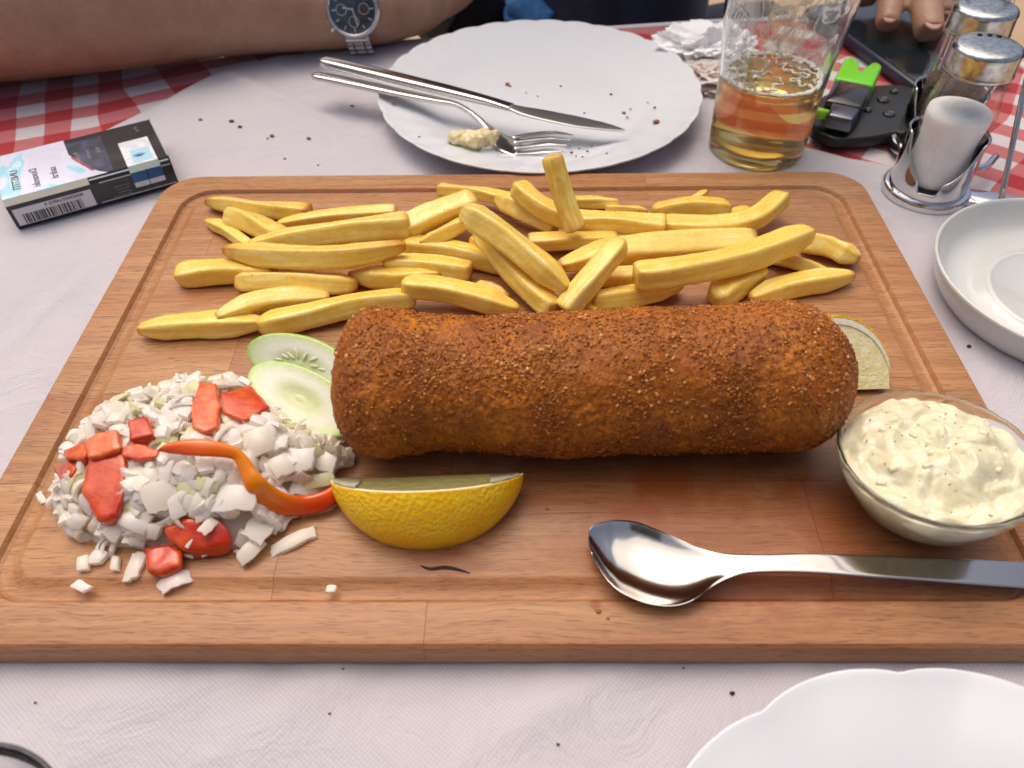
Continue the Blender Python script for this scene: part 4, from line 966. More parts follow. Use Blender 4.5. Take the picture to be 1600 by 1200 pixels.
strip([((490, 117), 8, 25, .7), ((497, 119), 17, 25, 1), ((540, 127), 19, 24, 1), ((620, 144), 18, 22, .9), ((680, 156), 14, 20.5, .8), ((712, 163), 10, 19.5, .8), ((738, 178), 9, 16, .8), ((760, 198), 12, 12.5, .8), ((776, 214), 26, 10.5, .5), ((790, 224), 38, 9.4, .4), ((806, 230), 41, 8.8, .35), ((812, 231), 40, 8.8, .35)], STEEL, 'handle', fo, .0040)
tines = [((800, 216), (830, 210), (865, 207), (896, 211)), ((802, 223), (830, 219), (862, 216), (892, 219)), ((803, 232), (830, 229), (858, 226), (886, 227)), ((804, 241), (828, 240), (852, 238), (878, 236))]
for k, t_ in enumerate(tines):
    c = catmull([P(x, y, z*.001) for (x, y), z in zip(t_, (9.2, 8.2, 8.6, 11.5))], 24)
    mesh('tine', *tube(c, list(np.interp(np.linspace(0, 1, 24), [0, .7, 1], [.0020, .0016, .0005])), 12, 1, .55), STEEL, fo, True)

# leftover food and crumbs
def lump(c, rx, ry, rz, seed, amp=.25, fr=1.6, sub=4, name='food_scrap', m=None, rot=0.0):
    bm = bmesh.new(); bmesh.ops.create_icosphere(bm, subdivisions=sub, radius=1)
    V = np.array([v.co[:] for v in bm.verts]); bm.verts.index_update(); F = [[v.index for v in f.verts] for f in bm.faces]; bm.free()
    s = np.array([1+amp*nz(*(v*fr+seed*3.3))+amp*.5*nz(*(v*fr*2.6+seed)) for v in V])[:, None]; V = V*s*np.array([rx, ry, rz])
    cr_, sr_ = cos(rot), sin(rot); V = np.stack([V[:, 0]*cr_-V[:, 1]*sr_, V[:, 0]*sr_+V[:, 1]*cr_, V[:, 2]], 1)
    return mesh(name, V+np.array(c), F, m, None, True)
SCR = mat('pale_food_scrap', 'd9c48e', .35, 'ecdfb8', 160, sss=.4, bmp=(500, .4, .001))
q = P(740, 218, .015); V_ = []
parts = []
for k, (dx, dy, dz, r) in enumerate([(0, 0, 0, .0085), (-.0095, .002, 0, .0068), (.0075, .001, .001, .0070), (.001, -.003, .002, .007), (-.013, .0015, 0, .0045), (.013, .002, .002, .004)]):
    bm = bmesh.new(); bmesh.ops.create_icosphere(bm, subdivisions=3, radius=1); V = np.array([v.co[:] for v in bm.verts]); bm.verts.index_update(); F = [[v.index for v in f.verts] for f in bm.faces]; bm.free()
    V = V*np.array([[1+.35*nz(*(v*1.9+k*2.2)) for _ in (0,)] for v in V])*np.array([r, r*.8, r*.75]); parts.append((V+q+np.array([dx, dy, dz]), F))
V, F = join(parts); o = mesh('food_scrap', V, F, SCR, None, True); tag(o, 'pale chewed lump of food lying against the fork on the far plate', 'food scrap')
rmsh = o.modifiers.new('merge', 'REMESH'); rmsh.mode = 'VOXEL'; rmsh.voxel_size = .0006; rmsh.use_smooth_shade = True
dsp = bpy.data.textures.new('lumpy', 'CLOUDS'); dsp.noise_scale = .004; dm = o.modifiers.new('lumps', 'DISPLACE'); dm.texture = dsp; dm.strength = .0022; dm.mid_level = .5; dm.texture_coords = 'LOCAL'
CRB = mat('toasted_crumb', 'b0733a', .6, '7c431c', 900); CRD = mat('dark_crumb', '4a3a34', .6); PEP = mat('peppercorn_bit', '1a1512', .6)
def crumb(px_, py_, s, z, m_, lab, grp, seed):
    lump(P(px_, py_, z+s*.35), s, s*.8, s*.55, seed, .45, 1.8, 2, 'crumb', m_)
    o = bpy.context.scene.collection.objects[-1]; return tag(o, lab, 'crumb', grp)
def plz(x, y):
    r = math.hypot(*(P(x, y, .01)[:2]-np.array([.019, .2585]))); return .0016+np.interp(r, [0, .063, .075, .09, .11], [.0036, .0036, .0065, .0115, .0165])+.0003
for k, (x, y, s, c_) in enumerate([(793, 131, .0018, 0), (797, 134, .001, 0), (1025, 190, .0024, 0), (975, 176, .0014, 0), (980, 183, .001, 0), (1023, 168, .001, 1), (955, 147, .001, 1), (876, 134, .0008, 1), (893, 238, .001, 1), (905, 232, .0008, 1),
    (918, 236, .0009, 1), (900, 244, .0007, 1), (925, 228, .0007, 1), (890, 228, .0007, 1), (910, 245, .0008, 0), (862, 180, .0008, 1), (913, 176, .0008, 1), (985, 170, .0008, 0), (948, 240, .0008, 1), (840, 150, .0006, 1), (822, 145, .0006, 0), (655, 214, .0009, 1), (614, 160, .0014, 0), (1012, 160, .0007, 1)]):
    crumb(x, y, s, plz(x, y), CRB if c_ == 0 else CRD, ('tiny dark ' if c_ else 'brown toasted ')+('crumb near the fork tines on the far plate' if 830 < x < 935 and y > 200 else 'crumb near the right rim of the far plate' if x > 935 else 'crumb near the left rim of the far plate' if x < 700 else 'crumb in the middle of the far plate') if k != 2 else 'largest brown crumb on the far plate, near its right rim', 'crumbs on the far plate', k)
for k, (x, y, s, m_, lab) in enumerate([(313, 187, .0016, CRB, 'light brown crumb on the white cloth right of the cigarette pack corner'), (362, 189, .0019, CRD, 'dark brown crumb beside the black one on the white cloth'), (375, 198, .0016, PEP, 'round black pepper grain on the white cloth left of the plate'),
    (425, 212, .0018, CRB, 'brown crumb in the middle of the crumbs left of the plate'), (418, 216, .0009, CRB, 'tiny crumb touching the side of the middle brown one'), (482, 216, .0017, CRB, 'brown crumb nearest the far plate on the white cloth'), (550, 165, .0014, CRB, 'pinkish crumb below the fork handle on the white cloth'),
    (445, 248, .0010, CRD, 'small speck on the cloth just behind the board edge, left one'), (497, 258, .0008, CRD, 'small speck on the cloth just behind the board edge, right one'), (872, 1163, .0011, CRD, 'dark speck on the front cloth left of the bottom plate'), (1144, 1083, .0016, PEP, 'black crumb on the front cloth next to the bottom right plate'),
    (515, 1115, .0009, CRD, 'faint speck on the front cloth near its middle'), (55, 1098, .0008, CRD, 'tiny speck on the front cloth at the far left'), (1514, 541, .0012, CRD, 'dark speck on the cloth between saucer and board'), (1068, 1044, .0008, CRD, 'tiny speck on the cloth right below the board front edge'), (536, 1045, .0007, CRD, 'tiny speck below the board front edge, left of its middle')]):
    crumb(x, y, s*(.55 if y > 1000 else .9), cz(*P(x, y, .002)[:2])+.0001, m_, lab, 'crumbs on the cloth', 40+k)
for k, (x, y, s) in enumerate([(935, 955, .0010), (950, 966, .0006), (855, 795, .0007), (530, 575, .0005)]):
    crumb(x, y, s, BTOP, CRB, ['brown crumb in front of the spoon bowl', 'tiny pale crumb below the spoon bowl', 'tiny crumb right of the front lemon wedge', 'tiny crumb by the left end of the roll'][k], 'crumbs on the board', 70+k)

# ---------------------------------------------------------------- beer glass
gc = P(1180, 231, .0016); gc[2] = .0016
GH_ = .135
def gr(z): return float(np.interp(z, [0, .003, .05, .09, .135], [.0300, .0308, .0325, .0368, .0400]))
def gin(z): return gr(z)-.0019-.0018*math.exp(-(z/.02)**2)
gp_ = [(0, .0010), (.026, .0010), (.0285, 0), (.0300, .0008)]+[(gr(z), z) for z in np.linspace(.003, GH_-.0008, 26)]+[(gr(GH_)-.0005, GH_), (gin(GH_)+.0004, GH_)]+[(gin(z), z) for z in np.linspace(GH_-.001, .010, 26)]+[(gin(.008)-.0015, .0072), (.020, .0062), (0, .0060)]
V, F = lathe(gp_, 96, lambda r, t: 1+(.006*cos(8*t) if r > .024 else 0)); g = mesh('beer_glass', V+gc, F, GLASS, None, True)
tag(g, 'tall half empty beer glass with foam lace, standing behind the board', 'beer glass')
HB = .050
bp = [(0, .0058), (.020, .0060), (gin(.008)-.0011, .0070)]+[(gin(z)+.0004, z) for z in np.linspace(.010, HB-.0006, 14)]+[(gin(HB)+.0003, HB), (gin(HB)-.002, HB-.0006), (.012, HB-.0009), (0, HB-.0009)]
m = mat('beer_liquid', (1.0, .76, .26), 0, trans=.80, ior=1.333)
V, F = lathe(bp, 96, lambda r, t: 1+(.006*cos(8*t) if r > .024 else 0)); be = thing('beer', 'golden beer left in the lower part of the tall glass', 'beer', gc+np.array([0, 0, .0106]))
mesh('liquid', V+gc, F, m, be, True)
FOAM = mat('beer_foam', 'e9e6da', .5, 'f6f4ee', 500, sss=.3, bmp=(1500, .5, .0004))
# foam ring and islands on the surface
V = []; F = []; nr, ns = 60, 320
def foam_ok(x, y):
    r = math.hypot(x, y)/gin(HB); v = nz(x*75, y*75, 3)+.5*nz(x*190, y*190)
    return r > .90+.05*nz(x*200, y*200) or abs(v) < .04+.08*r**3
idx = {}
for i in range(nr):
    for j in range(ns):
        r = gin(HB)*.995*(.02+.98*i/(nr-1)); t = 2*pi*j/ns; x, y = r*cos(t), r*sin(t); V.append((x, y, HB-.0006+.0012*(.5+nz(x*400, y*400, 1))+.0012*max(0, r/gin(HB)-.9)*10*.6))
for i in range(nr-1):
    for j in range(ns):
        k2 = (j+1) % ns; q = [i*ns+j, (i+1)*ns+j, (i+1)*ns+k2, i*ns+k2]; cx = np.mean([V[a] for a in q], 0)
        if foam_ok(cx[0], cx[1]): F.append(q)
fo_ = mesh('foam', np.array(V)+gc, F, FOAM, be, True); so_ = fo_.modifiers.new('thick', 'SOLIDIFY'); so_.thickness = .0012; so_.offset = -1
# lace of foam left on the inner wall
zz_ = np.linspace(HB-.0006, .122, 60)
V, F = lathe([(gin(z)-.00012, z) for z in zz_], 160, lambda r, t: 1+.006*cos(8*t))
m, nt, b, N, L = NEW('drying_foam_lace')
co = N('TexCoord').outputs['Object']; n1 = ntex(nt, 42, 2, .5, co, (1, 1, .8), 'Object', .8); n2 = ntex(nt, 260, 3, .6, co)
d_ = math_(nt, 'ABSOLUTE', math_(nt, 'SUBTRACT', math_(nt, 'ADD', n1, math_(nt, 'MULTIPLY', n2, .10)), .575))
veil = ramp(nt, d_, [(.008, 1.), (.030, 0.)])
patch = ramp(nt, math_(nt, 'ADD', n1, math_(nt, 'MULTIPLY', n2, .22)), [(.68, 0.), (.74, .55)])
sx_ = N('SeparateXYZ'); L(co, sx_.inputs[0]); ringm = ramp(nt, math_(nt, 'ADD', sx_.outputs[2], math_(nt, 'MULTIPLY', n1, .006)), [(.0, 1.), (.0055, 1.), (.0075, 0.)])
fac = math_(nt, 'MAXIMUM', math_(nt, 'MAXIMUM', math_(nt, 'MULTIPLY', veil, .8), patch), math_(nt, 'MULTIPLY', ringm, .85)); fac = math_(nt, 'ADD', math_(nt, 'MULTIPLY', fac, .95), .03)
b.inputs['Base Color'].default_value = (.9, .9, .87, 1); b.inputs['Roughness'].default_value = .5; L(fac, b.inputs['Alpha']); L(bump(nt, n2, .6, .0008), b.inputs['Normal'])
mesh('foam_lace', V+gc, F, m, be, True)

# ---------------------------------------------------------------- crumpled napkin
def crumple(c, rx, ry, rz, seed, m, lab, name='crumpled_napkin'):
    bm = bmesh.new(); bmesh.ops.create_icosphere(bm, subdivisions=6, radius=1)
    V = np.array([v.co[:] for v in bm.verts]); bm.verts.index_update(); F = [[v.index for v in f.verts] for f in bm.faces]; bm.free(); out = []
    for v in V:
        p = v*2.1+seed; s = 1
        for o_, am in ((1, .30), (2.1, .20), (4.3, .09), (9, .03)):
            s += am*(1-2*abs(nz(*(p*o_)))*2.2)*.6
        q = v*s*np.array([rx, ry, rz]); q[2] = max(q[2], -rz*.55); out.append(q)
    o = mesh(name, np.array(out)+np.array(c)+np.array([0, 0, rz*.55]), F, m, None, True, sharp=38); return tag(o, lab, 'napkin')
NAP = mat('tissue_paper', 'f6f6f8', .9, sss=.3, bmp=(500, .25, .001))
crumple(P(1098, 78, .012)-np.array([0, 0, .010]), .034, .022, .017, 3.3, NAP, 'crumpled white paper napkin left of the beer glass, behind the plate rim')
NAP2 = mat('stained_tissue', 'e4dad6', .9, 'd2c0b6', 90, sss=.2, bmp=(400, .3, .001))
crumple(P(1108, 122, .004)-np.array([0, 0, .003]), .026, .021, .0085, 8.1, NAP2, 'flattened beige stained napkin between the far plate and the beer glass')

# ---------------------------------------------------------------- black case, lighter, phone
def slab(px, z0, h, name, m, parent=None, bev=.002, seg=3, lab=None, cat=None):
    top = [P(x, y, z0+h) for x, y in px]; bm = bmesh.new(); a = [bm.verts.new(p) for p in top]; l_ = [bm.verts.new(p-np.array([0, 0, h])) for p in top]; n = len(px)
    bm.faces.new(a); bm.faces.new(l_[::-1])
    for i in range(n): bm.faces.new((a[i], l_[i], l_[(i+1) % n], a[(i+1) % n]))
    bmesh.ops.recalc_face_normals(bm, faces=bm.faces)
    vert = [e for e in bm.edges if abs(e.verts[0].co.z-e.verts[1].co.z) > h*.5]
    if bev > 0:
        bmesh.ops.bevel(bm, geom=vert, offset=min(.006, bev*3), segments=5, profile=.5, affect='EDGES')
        bmesh.ops.bevel(bm, geom=[e for e in bm.edges if abs(e.verts[0].co.z-e.verts[1].co.z) < h*.1], offset=bev, segments=seg, profile=.5, affect='EDGES', clamp_overlap=True)
    o = bm_obj(name, bm, m, parent, True, 35)
    return tag(o, lab, cat) if lab else o
BLK = mat('black_glossy_plastic', '1a1c20', .22, coat=.3, bmp=(120, .04, .001)); BLM = mat('black_soft_leather', '202226', .38, bmp=(900, .15, .0005))
cs = thing('key_case', 'black glossy key case with round studs, lying under the green lighter', 'key case', P(1350, 180, .0016))
slab([(1266, 200), (1306, 218), (1360, 214), (1432, 198), (1452, 142), (1402, 130), (1345, 134), (1283, 148)], .0016, .0085, 'body', BLM, cs, .0022)
for k, (x, y) in enumerate([(1389, 178), (1380, 156), (1397, 143), (1356, 172)]):
    c = P(x, y, .0103); r = .0042 if k < 2 else .003
    V, F = lathe([(r, -.0006), (r, .0004), (r*.9, .0010), (r*.7, .0010), (r*.55, .0004), (r*.3, .0009), (0, .0012)], 28); mesh('stud', V+c, F, BLK, cs, True)
li = thing('lighter', 'bright green and smoky black lighter lying on the black key case', 'lighter', P(1330, 160, .0105))
pa, pb = P(1306, 192, .018), P(1346, 108, .018); pb[2] = pa[2]; LM = frame(pa, pb-pa); ll = float(np.linalg.norm(pb-pa))
GRN = mat('bright_green_plastic', '6fd00c', .25, sss=.2, coat=.2); GR2 = mat('pale_green_plastic', '9ad23c', .3, sss=.2); SMK = mat('smoky_translucent_plastic', '2a2226', .12, trans=.35, coat=.4)
def extr(poly, h, z0, bev): 
    bm = bmesh.new(); a = [bm.verts.new((x, y, z0+h)) for x, y in poly]; l_ = [bm.verts.new((x, y, z0)) for x, y in poly]; n = len(poly); bm.faces.new(a); bm.faces.new(l_[::-1])
    for i in range(n): bm.faces.new((a[i], l_[i], l_[(i+1) % n], a[(i+1) % n]))
    bmesh.ops.recalc_face_normals(bm, faces=bm.faces); bmesh.ops.bevel(bm, geom=bm.edges[:], offset=bev, segments=3, profile=.5, affect='EDGES', clamp_overlap=True); return bm
W2 = .0125
bm_obj('body', extr([(.016, -W2), (ll*.60, -W2), (ll*.60, W2), (.016, W2)], .012, -.006, .0032), SMK, li, True, 40, LM)
bm_obj('grip', extr([(ll*.57, -W2*1.04), (ll*.97, -W2*1.04), (ll*1.02, -W2*.75), (ll*1.0, -W2*.42), (ll*.80, -W2*.05), (ll*.97, W2*.25), (ll*1.03, W2*.75), (ll*.98, W2*1.04), (ll*.57, W2*1.04)], .0125, -.006, .0022), GRN, li, True, 40, LM)
bm_obj('hood', extr([(-.001, -W2*.8), (.017, -W2*.92), (.017, W2*.62), (-.001, W2*.5)], .0105, -.0055, .002), mat('dark_steel', (.16, .17, .2), .25, metal=1), li, True, 40, LM)
V, F = lathe([(0, -.003), (.0052, -.003), (.0058, -.002), (.0058, .002), (.0052, .003), (0, .003)], 28); Mb = LM.copy() @ np.array(Matrix.Translation((.006, W2*.95, .001)) @ Matrix.Rotation(radians(20), 4, 'Y'))
mesh('button', V, F, GR2, li, True, Mb)
ph = thing('smartphone', 'dark smartphone lying on the checked cloth under the fingers at the top right', 'smartphone', P(1430, 80, .0))
pq = [(1306, 48), (1432, 140), (1600, 62), (1450, -30)]
A_, B_, C_ = P(1302, 40, .0095), P(1440, 140, .0095), P(1590, 70, .0095)
ex_ = (A_-B_); ex_[2] = 0; ln_ = .155; ex_ /= np.linalg.norm(ex_); ey_ = np.array([ex_[1], -ex_[0], 0])
if ey_ @ (C_-B_) < 0: ey_ = -ey_
PMx = np.eye(4); PMx[:3, 0] = ex_; PMx[:3, 1] = ey_ if np.cross(ex_, ey_)[2] > 0 else -ey_; sg = 1 if np.cross(ex_, ey_)[2] > 0 else -1; PMx[:3, 3] = B_-np.array([0, 0, .0085])
bm_obj('case', extr([(0, 0), (ln_, 0), (ln_, sg*.078), (0, sg*.078)] if sg > 0 else [(0, 0), (0, -.078), (ln_, -.078), (ln_, 0)], .0085, 0, .0022), mat('navy_phone_case', '1d2a3c', .35, coat=.2), ph, True, 40, PMx)
Vb, Fb = box(ln_-.006, .072, .0006, (ln_/2, sg*.039, .0087), .0002, 1); mesh('screen', Vb, Fb, mat('dark_screen_glass', '16242a', .07, coat=.6), ph, False, PMx)

# ---------------------------------------------------------------- cruet stand with two shakers
S1 = P(1445, 296, .004); S1[2] = 0.0016; S2 = P(1541, 14, .0905); S2[2] = .0016
cr_ = thing('cruet_stand', 'chrome cruet stand with two cup holders at the right behind the board', 'cruet stand', S1)
dv = S2-S1; dl = float(np.linalg.norm(dv)); dv /= dl; pv = np.array([dv[1], -dv[0], 0])
prts = []
for c in (S1, S2):
    V, F = lathe([(0, .0), (.0238, 0), (.0252, .0012), (.0253, .0050), (.0243, .0064), (.0225, .0068), (0, .0068)], 64); prts.append((V+c, F))
Vb, Fb = box(dl, .030, .0045, (dl/2, 0, .0026), .001, 2); Mx = frame(S1, dv); prts.append((xf(Vb, Mx), Fb))
e_ = S1+pv*.016; Vb, Fb = box(.075, .016, .0045, (.040, 0, .0026), .0012, 2); prts.append((xf(Vb, frame(e_, (P(1640, 340, 0)-S1)*np.array([1, 1, 0]))), Fb))
mesh('base', *join(prts), CHROME, cr_, True, sharp=40)
def cup(c, face):
    """chrome cup with a big round cut-out and a small square notch towards the viewer"""
    V = []; F = []; ns, nh = 120, 26; r0, r1, H_ = .0215, .0208, .036
    for i in range(nh):
        for j in range(ns):
            t = 2*pi*j/ns; dt = math.atan2(sin(t-face), cos(t-face))
            top = .012+.0245*min(1, max(0, (abs(dt)/1.15))**2.2)
            if abs(dt) < .24: top = .0062+.0*dt
            elif abs(dt) < .34: top = .0062+(top-.0062)*(abs(dt)-.24)/.10
            z = .0045+top*i/(nh-1); r = r0+(r1-r0)*i/(nh-1)+(.0009 if i == nh-1 else 0); V.append((r*cos(t), r*sin(t), z))
    for i in range(nh-1):
        for j in range(ns): k2 = (j+1) % ns; F.append([i*ns+j, i*ns+k2, (i+1)*ns+k2, (i+1)*ns+j])
    o = mesh('cup', np.array(V)+c, F, CHROME, cr_, True); s_ = o.modifiers.new('wall', 'SOLIDIFY'); s_.thickness = .0011; s_.offset = 0; return o
f1 = math.atan2(CAM[1]-S1[1], CAM[0]-S1[0])
cup(S1, f1+.08); cup(S2, f1+.1)
def wire(name, pts, r): return mesh(name, *tube(catmull(pts, 40), r, 10), CHROME, cr_, True)
wb = S1+np.array([.040, -.012, .004])
wp = P(1562, 322, .004); wt = P(1600, 140, .062); w0 = wp.copy(); wire('rod', [w0, (w0+wt)/2, wt, wt+np.array([.004, .012, .010]), wt+np.array([.006, .03, .006]), wt+np.array([.004, .036, -.02])], .0016)
wa = P(1480, 262, .012); wb_ = P(1535, 262, .012); wb2 = P(1556, 245, .012); wire('bracket', [wa, wb_, wb2], .0022)
for k, xx in enumerate(((1498, 20), (1572, 20))):
    a0 = P(xx[0], xx[1], .075); wire('napkin_loop', [np.array([a0[0], a0[1], .006]), np.array([a0[0], a0[1], .05]), a0, np.array([a0[0], a0[1], .115])], .0019)
a0, a1 = P(1498, 20, .075), P(1572, 20, .075); wire('napkin_loop', [np.array([a0[0], a0[1], .115]), np.array([a0[0], a0[1], .125])*.5+np.array([a1[0], a1[1], .127])*.5, np.array([a1[0], a1[1], .115])], .0019)
SALT = mat('fine_salt', 'ffffff', .7, 'faf8f6', 900,  bmp=(1600, .6, .0006)); PPR = mat('ground_pepper', '6b5a4c', .9, '3c2e26', 900, bmp=(1600, .6, .0006))
def shaker(c, fill, fm, lab, holes):
    s = thing('salt_shaker' if fm is SALT else 'pepper_shaker', lab, 'shaker', c+np.array([0, 0, .0068]))
    Z = [.0075, .0085, .012, .022, .034, .044, .050, .058, .066, .0785]; Rr = [.0150, .0182, .0192, .0188, .0180, .0190, .0200, .0188, .0172, .0168]
    zs = np.linspace(.0085, .0785, 30); ro = np.interp(zs, Z, Rr)
    pr_ = [(0, .0075), (.0150, .0075)]+[(r, z) for r, z in zip(ro, zs)]
    mesh('glass_body', *(lambda vf: (vf[0]+c, vf[1]))(lathe(pr_, 80, lambda r, t: 1+(.018*cos(8*t) if r > .012 else 0))), THIN, s, True)
    zf = np.linspace(.0122, fill, 16); rf = np.interp(zf, Z, Rr)-.0026
    V, F = lathe([(0, .0118), (.0135, .0118)]+[(r, z) for r, z in zip(rf, zf)]+[(rf[-1]*.6, fill+.0012), (0, fill+.0006)], 64); V = V+c
    mesh('contents', V, F, fm, s, True)
    V, F = lathe([(.0168, .0765), (.0178, .0765), (.0182, .0773), (.0180, .0782), (.0178, .079), (.0176, .087), (.0178, .0885), (.0172, .0902), (.0150, .0911), (.0080, .0915), (0, .0916)], 80)
    cap_ = mesh('cap', V+c, F, mat('brushed_cap', (.66, .67, .66), .24, 'b8bcb8', 300, metal=1, bmp=(400, .08, .0004)), s, True)
    for hx in holes:
        V, F = lathe([(0, .0), (.0013, 0), (.0013, .0004), (0, .0005)], 16); mesh('hole', V+c+np.array([hx[0], hx[1], .09135]), F, mat('dark_hole', '101010', .8), cap_, True)
shaker(S1+np.array([.0006, .0, 0]), .054, SALT, 'glass salt shaker with a metal cap, nearer one, two thirds full of white salt', [(-.001, .0105), (.004, .0100), (.0085, .0085)])
shaker(S2, .046, PPR, 'second glass shaker behind the salt shaker, its cap cut by the top edge', [(-.003, .010), (.002, .0105), (.007, .009)])

# ---------------------------------------------------------------- drinking glass at the lower left corner
g2 = np.array([-.1395, -.2262, .0014]); H2 = .052
pr_ = [(0, .001), (.026, .001), (.0275, 0), (.0285, .001)]+[(.0285+.0050*(z/H2), z) for z in np.linspace(.002, H2-.0006, 14)]+[(.0330, H2), (.0322, H2)]+[(.0263+.0050*(z/H2), z) for z in np.linspace(H2-.001, .008, 12)]+[(.022, .006), (0, .0055)]
tag(mesh('tumbler', *(lambda vf: (vf[0]+g2, vf[1]))(lathe(pr_, 96)), GLASS, None, True), 'clear tumbler whose rim just shows in the lower left corner', 'drinking glass')
pr_ = [(0, .0056), (.0215, .0061)]+[(.0264+.0050*(z/H2), z) for z in np.linspace(.008, .026, 6)]+[(.0280, .0262), (0, .0258)]
tag(mesh('water', *(lambda vf: (vf[0]+g2, vf[1]))(lathe(pr_, 64)), mat('water_liquid', (.95, .97, .97), 0, trans=1, ior=1.333), None, True), 'little water left in the tumbler at the lower left corner', 'water')

# ---------------------------------------------------------------- cigarette pack
Bc = P(265, 247, .0215); Lx = P(0, 318, .0215)-Bc; Lx[2] = 0; Lx /= np.linalg.norm(Lx); Wy = np.array([Lx[1], -Lx[0], 0])
if Wy @ (P(215, 185, .0215)-Bc) < 0: Wy = -Wy
PL, PW, PH, CH = .0945, .0585, .0200, .0032
pk = thing('cigarette_pack', 'black cigarette pack with barcode label and blue tax stamp, lying left of the board', 'cigarette pack', (Bc+Lx*PL/2+Wy*PW/2)*np.array([1, 1, 0])+np.array([0, 0, .0016]))
KM = np.eye(4); KM[:3, 0] = Lx; KM[:3, 1] = Wy; KM[:3, 2] = (0, 0, 1); KM[:3, 3] = (Bc[0], Bc[1], .0016)
prof_ = [(CH*.75, 0), (0, CH), (0, PH-CH), (CH*.75, PH), (PW-CH*.75, PH), (PW, PH-CH), (PW, CH), (PW-CH*.75, 0)]
rings = [[(x, y+(.0 if s else 0), z) for y, z in prof_] for x, s in ((0, 0), (PL, 1))]
V, F = loft(rings); mesh('box', V, F, mat('black_printed_card', '1b1d22', .3, '26282e', 60, coat=.3), pk, False, KM)
for q in F: pass
WHT = mat('white_print', 'd8dadc', .35); SIL = mat('silver_line', 'b8bcc0', .3); BLUE = mat('blue_print', '2f5f92', .35); TEXT = mat('grey_print', '8e9298', .4); INK = mat('dark_print', '2a2c3c', .4)
def quad(name, pts, m, parent=pk, off=.0002, M=KM):
    pts = np.array(pts, float); n = np.cross(pts[1]-pts[0], pts[2]-pts[1]); n /= np.linalg.norm(n)
    V = np.concatenate([pts, pts+n*off]); k = len(pts); F = [list(range(k))[::-1], list(range(k, 2*k))]+[[i, (i+1) % k, k+(i+1) % k, k+i] for i in range(k)]
    return mesh(name, V, F, m, parent, False, M)
def on_top(x0, x1, y0, y1): return [(x0, y1, PH), (x0, y0, PH), (x1, y0, PH), (x1, y1, PH)][::-1]
def on_side(x0, x1, z0, z1): return [(x0, 0, z0), (x1, 0, z0), (x1, 0, z1), (x0, 0, z1)][::-1]
def flip(pts): return pts[::-1]
def outward(pts, ref):  # make the small relief go outward
    p = np.array(pts, float); n = np.cross(p[1]-p[0], p[2]-p[1]); return pts if n @ np.array(ref) > 0 else pts[::-1]
U_, S_ = (0, 0, 1), (0, -1, 0)
c75 = CH*.75
# sheen sticker with warning text on the left half of the top
m, nt, b, N, L = NEW('iridescent_sticker')
co = N('TexCoord').outputs['Object']; w_ = ntex(nt, 26, 3, .5, co, None, 'Object', 1.2)
L(ramp(nt, w_, [(.34, lin('d4d2e6')), (.47, lin('d8dbee')), (.54, lin('8fd2ea')), (.60, lin('c8e6f2')), (.70, lin('d6d3e8'))]), b.inputs['Base Color']); b.inputs['Roughness'].default_value = .22; b.inputs['Coat Weight'].default_value = .6
quad('warning_label', outward([(.0475, c75, PH), (.0945, c75, PH), (.0945, PW-c75, PH), (.0540, PW-c75, PH), (.0535, .036, PH), (.048, .018, PH), (.040, .006, PH), (.036, c75, PH)], U_), m)
quad('label_edge', outward([(.048, 0, PH-CH), (.0945, 0, PH-CH), (.0945, c75, PH), (.048, c75, PH)], (0, -1, 1)), mat('label_edge_print', 'd4d2c2', .35))
quad('red_flash', outward([(.0530, .031, PH+.00025), (.0505, .031, PH+.00025), (.0425, .009, PH+.00025), (.0440, .009, PH+.00025)], U_), mat('red_flash_print', '9a4a50', .3), off=.0001)
quad('picture_panel', outward([(.0325, c75+.001, PH), (.0395, c75+.001, PH), (.0455, .010, PH), (.0495, .020, PH), (.0525, .033, PH), (.0535, .050, PH), (.0325, .050, PH)], U_), mat('dark_picture_print', '2c3040', .3, '46506e', 90, coat=.4), off=.00012)
def line(p0, p1, w_, ref, m_=SIL, name='trim_line'):
    p0, p1 = np.array(p0, float), np.array(p1, float); d = p1-p0; d /= np.linalg.norm(d); a = np.cross(d, np.array(ref, float)/np.linalg.norm(ref))*w_/2
    quad(name, outward([p0-a, p1-a, p1+a, p0+a], ref), m_, off=.00016)
line((.001, c75*.5+.0004, PH-CH*.4), (.0475, c75*.5+.0004, PH-CH*.4), .0009, (0, -1, .75), WHT)
line((.001, -.0, PH-CH-.0005), (.043, -.0, PH-CH-.0005), .0007, S_)
line((.001, 0, CH+.0004), (.046, 0, CH+.0004), .0006, S_)
line((.0004, .004, PH), (.0004, PW-.004, PH), .0006, U_)
# tax stamp over the lid edge
STP = mat('tax_stamp_paper', 'cdd2dc', .45, 'dfe3e6', 200)
quad('tax_stamp', outward([(.0065, c75, PH), (.0245, c75, PH), (.0245, .034, PH), (.0065, .034, PH)], U_), STP)
quad('tax_stamp', outward([(.0065, 0, PH-CH), (.0245, 0, PH-CH), (.0245, c75, PH), (.0065, c75, PH)], (0, -1, 1)), mat('stamp_green', 'b9c8bf', .45))
quad('stamp_panel', outward([(.0085, .005, PH+.0002), (.0200, .005, PH+.0002), (.0200, .021, PH+.0002), (.0085, .021, PH+.0002)], U_), mat('stamp_pale_blue', 'a9d2e2', .4), off=.0001)
for k in range(7):   # small blue feathered emblem
    a = radians(-50+k*17); c0 = np.array([.0155, .0105, PH+.00035]); d = np.array([-sin(a), cos(a), 0]); pz = np.array([d[1], -d[0], 0])
    q = [c0+d*.0008-pz*.0003, c0+d*.0046-pz*.0002, c0+d*.0050, c0+d*.0046+pz*.0004, c0+d*.0008+pz*.0003]
    quad('emblem_stroke', outward(q, U_), mat('emblem_blue', '2d6aa8', .4), off=.00006)
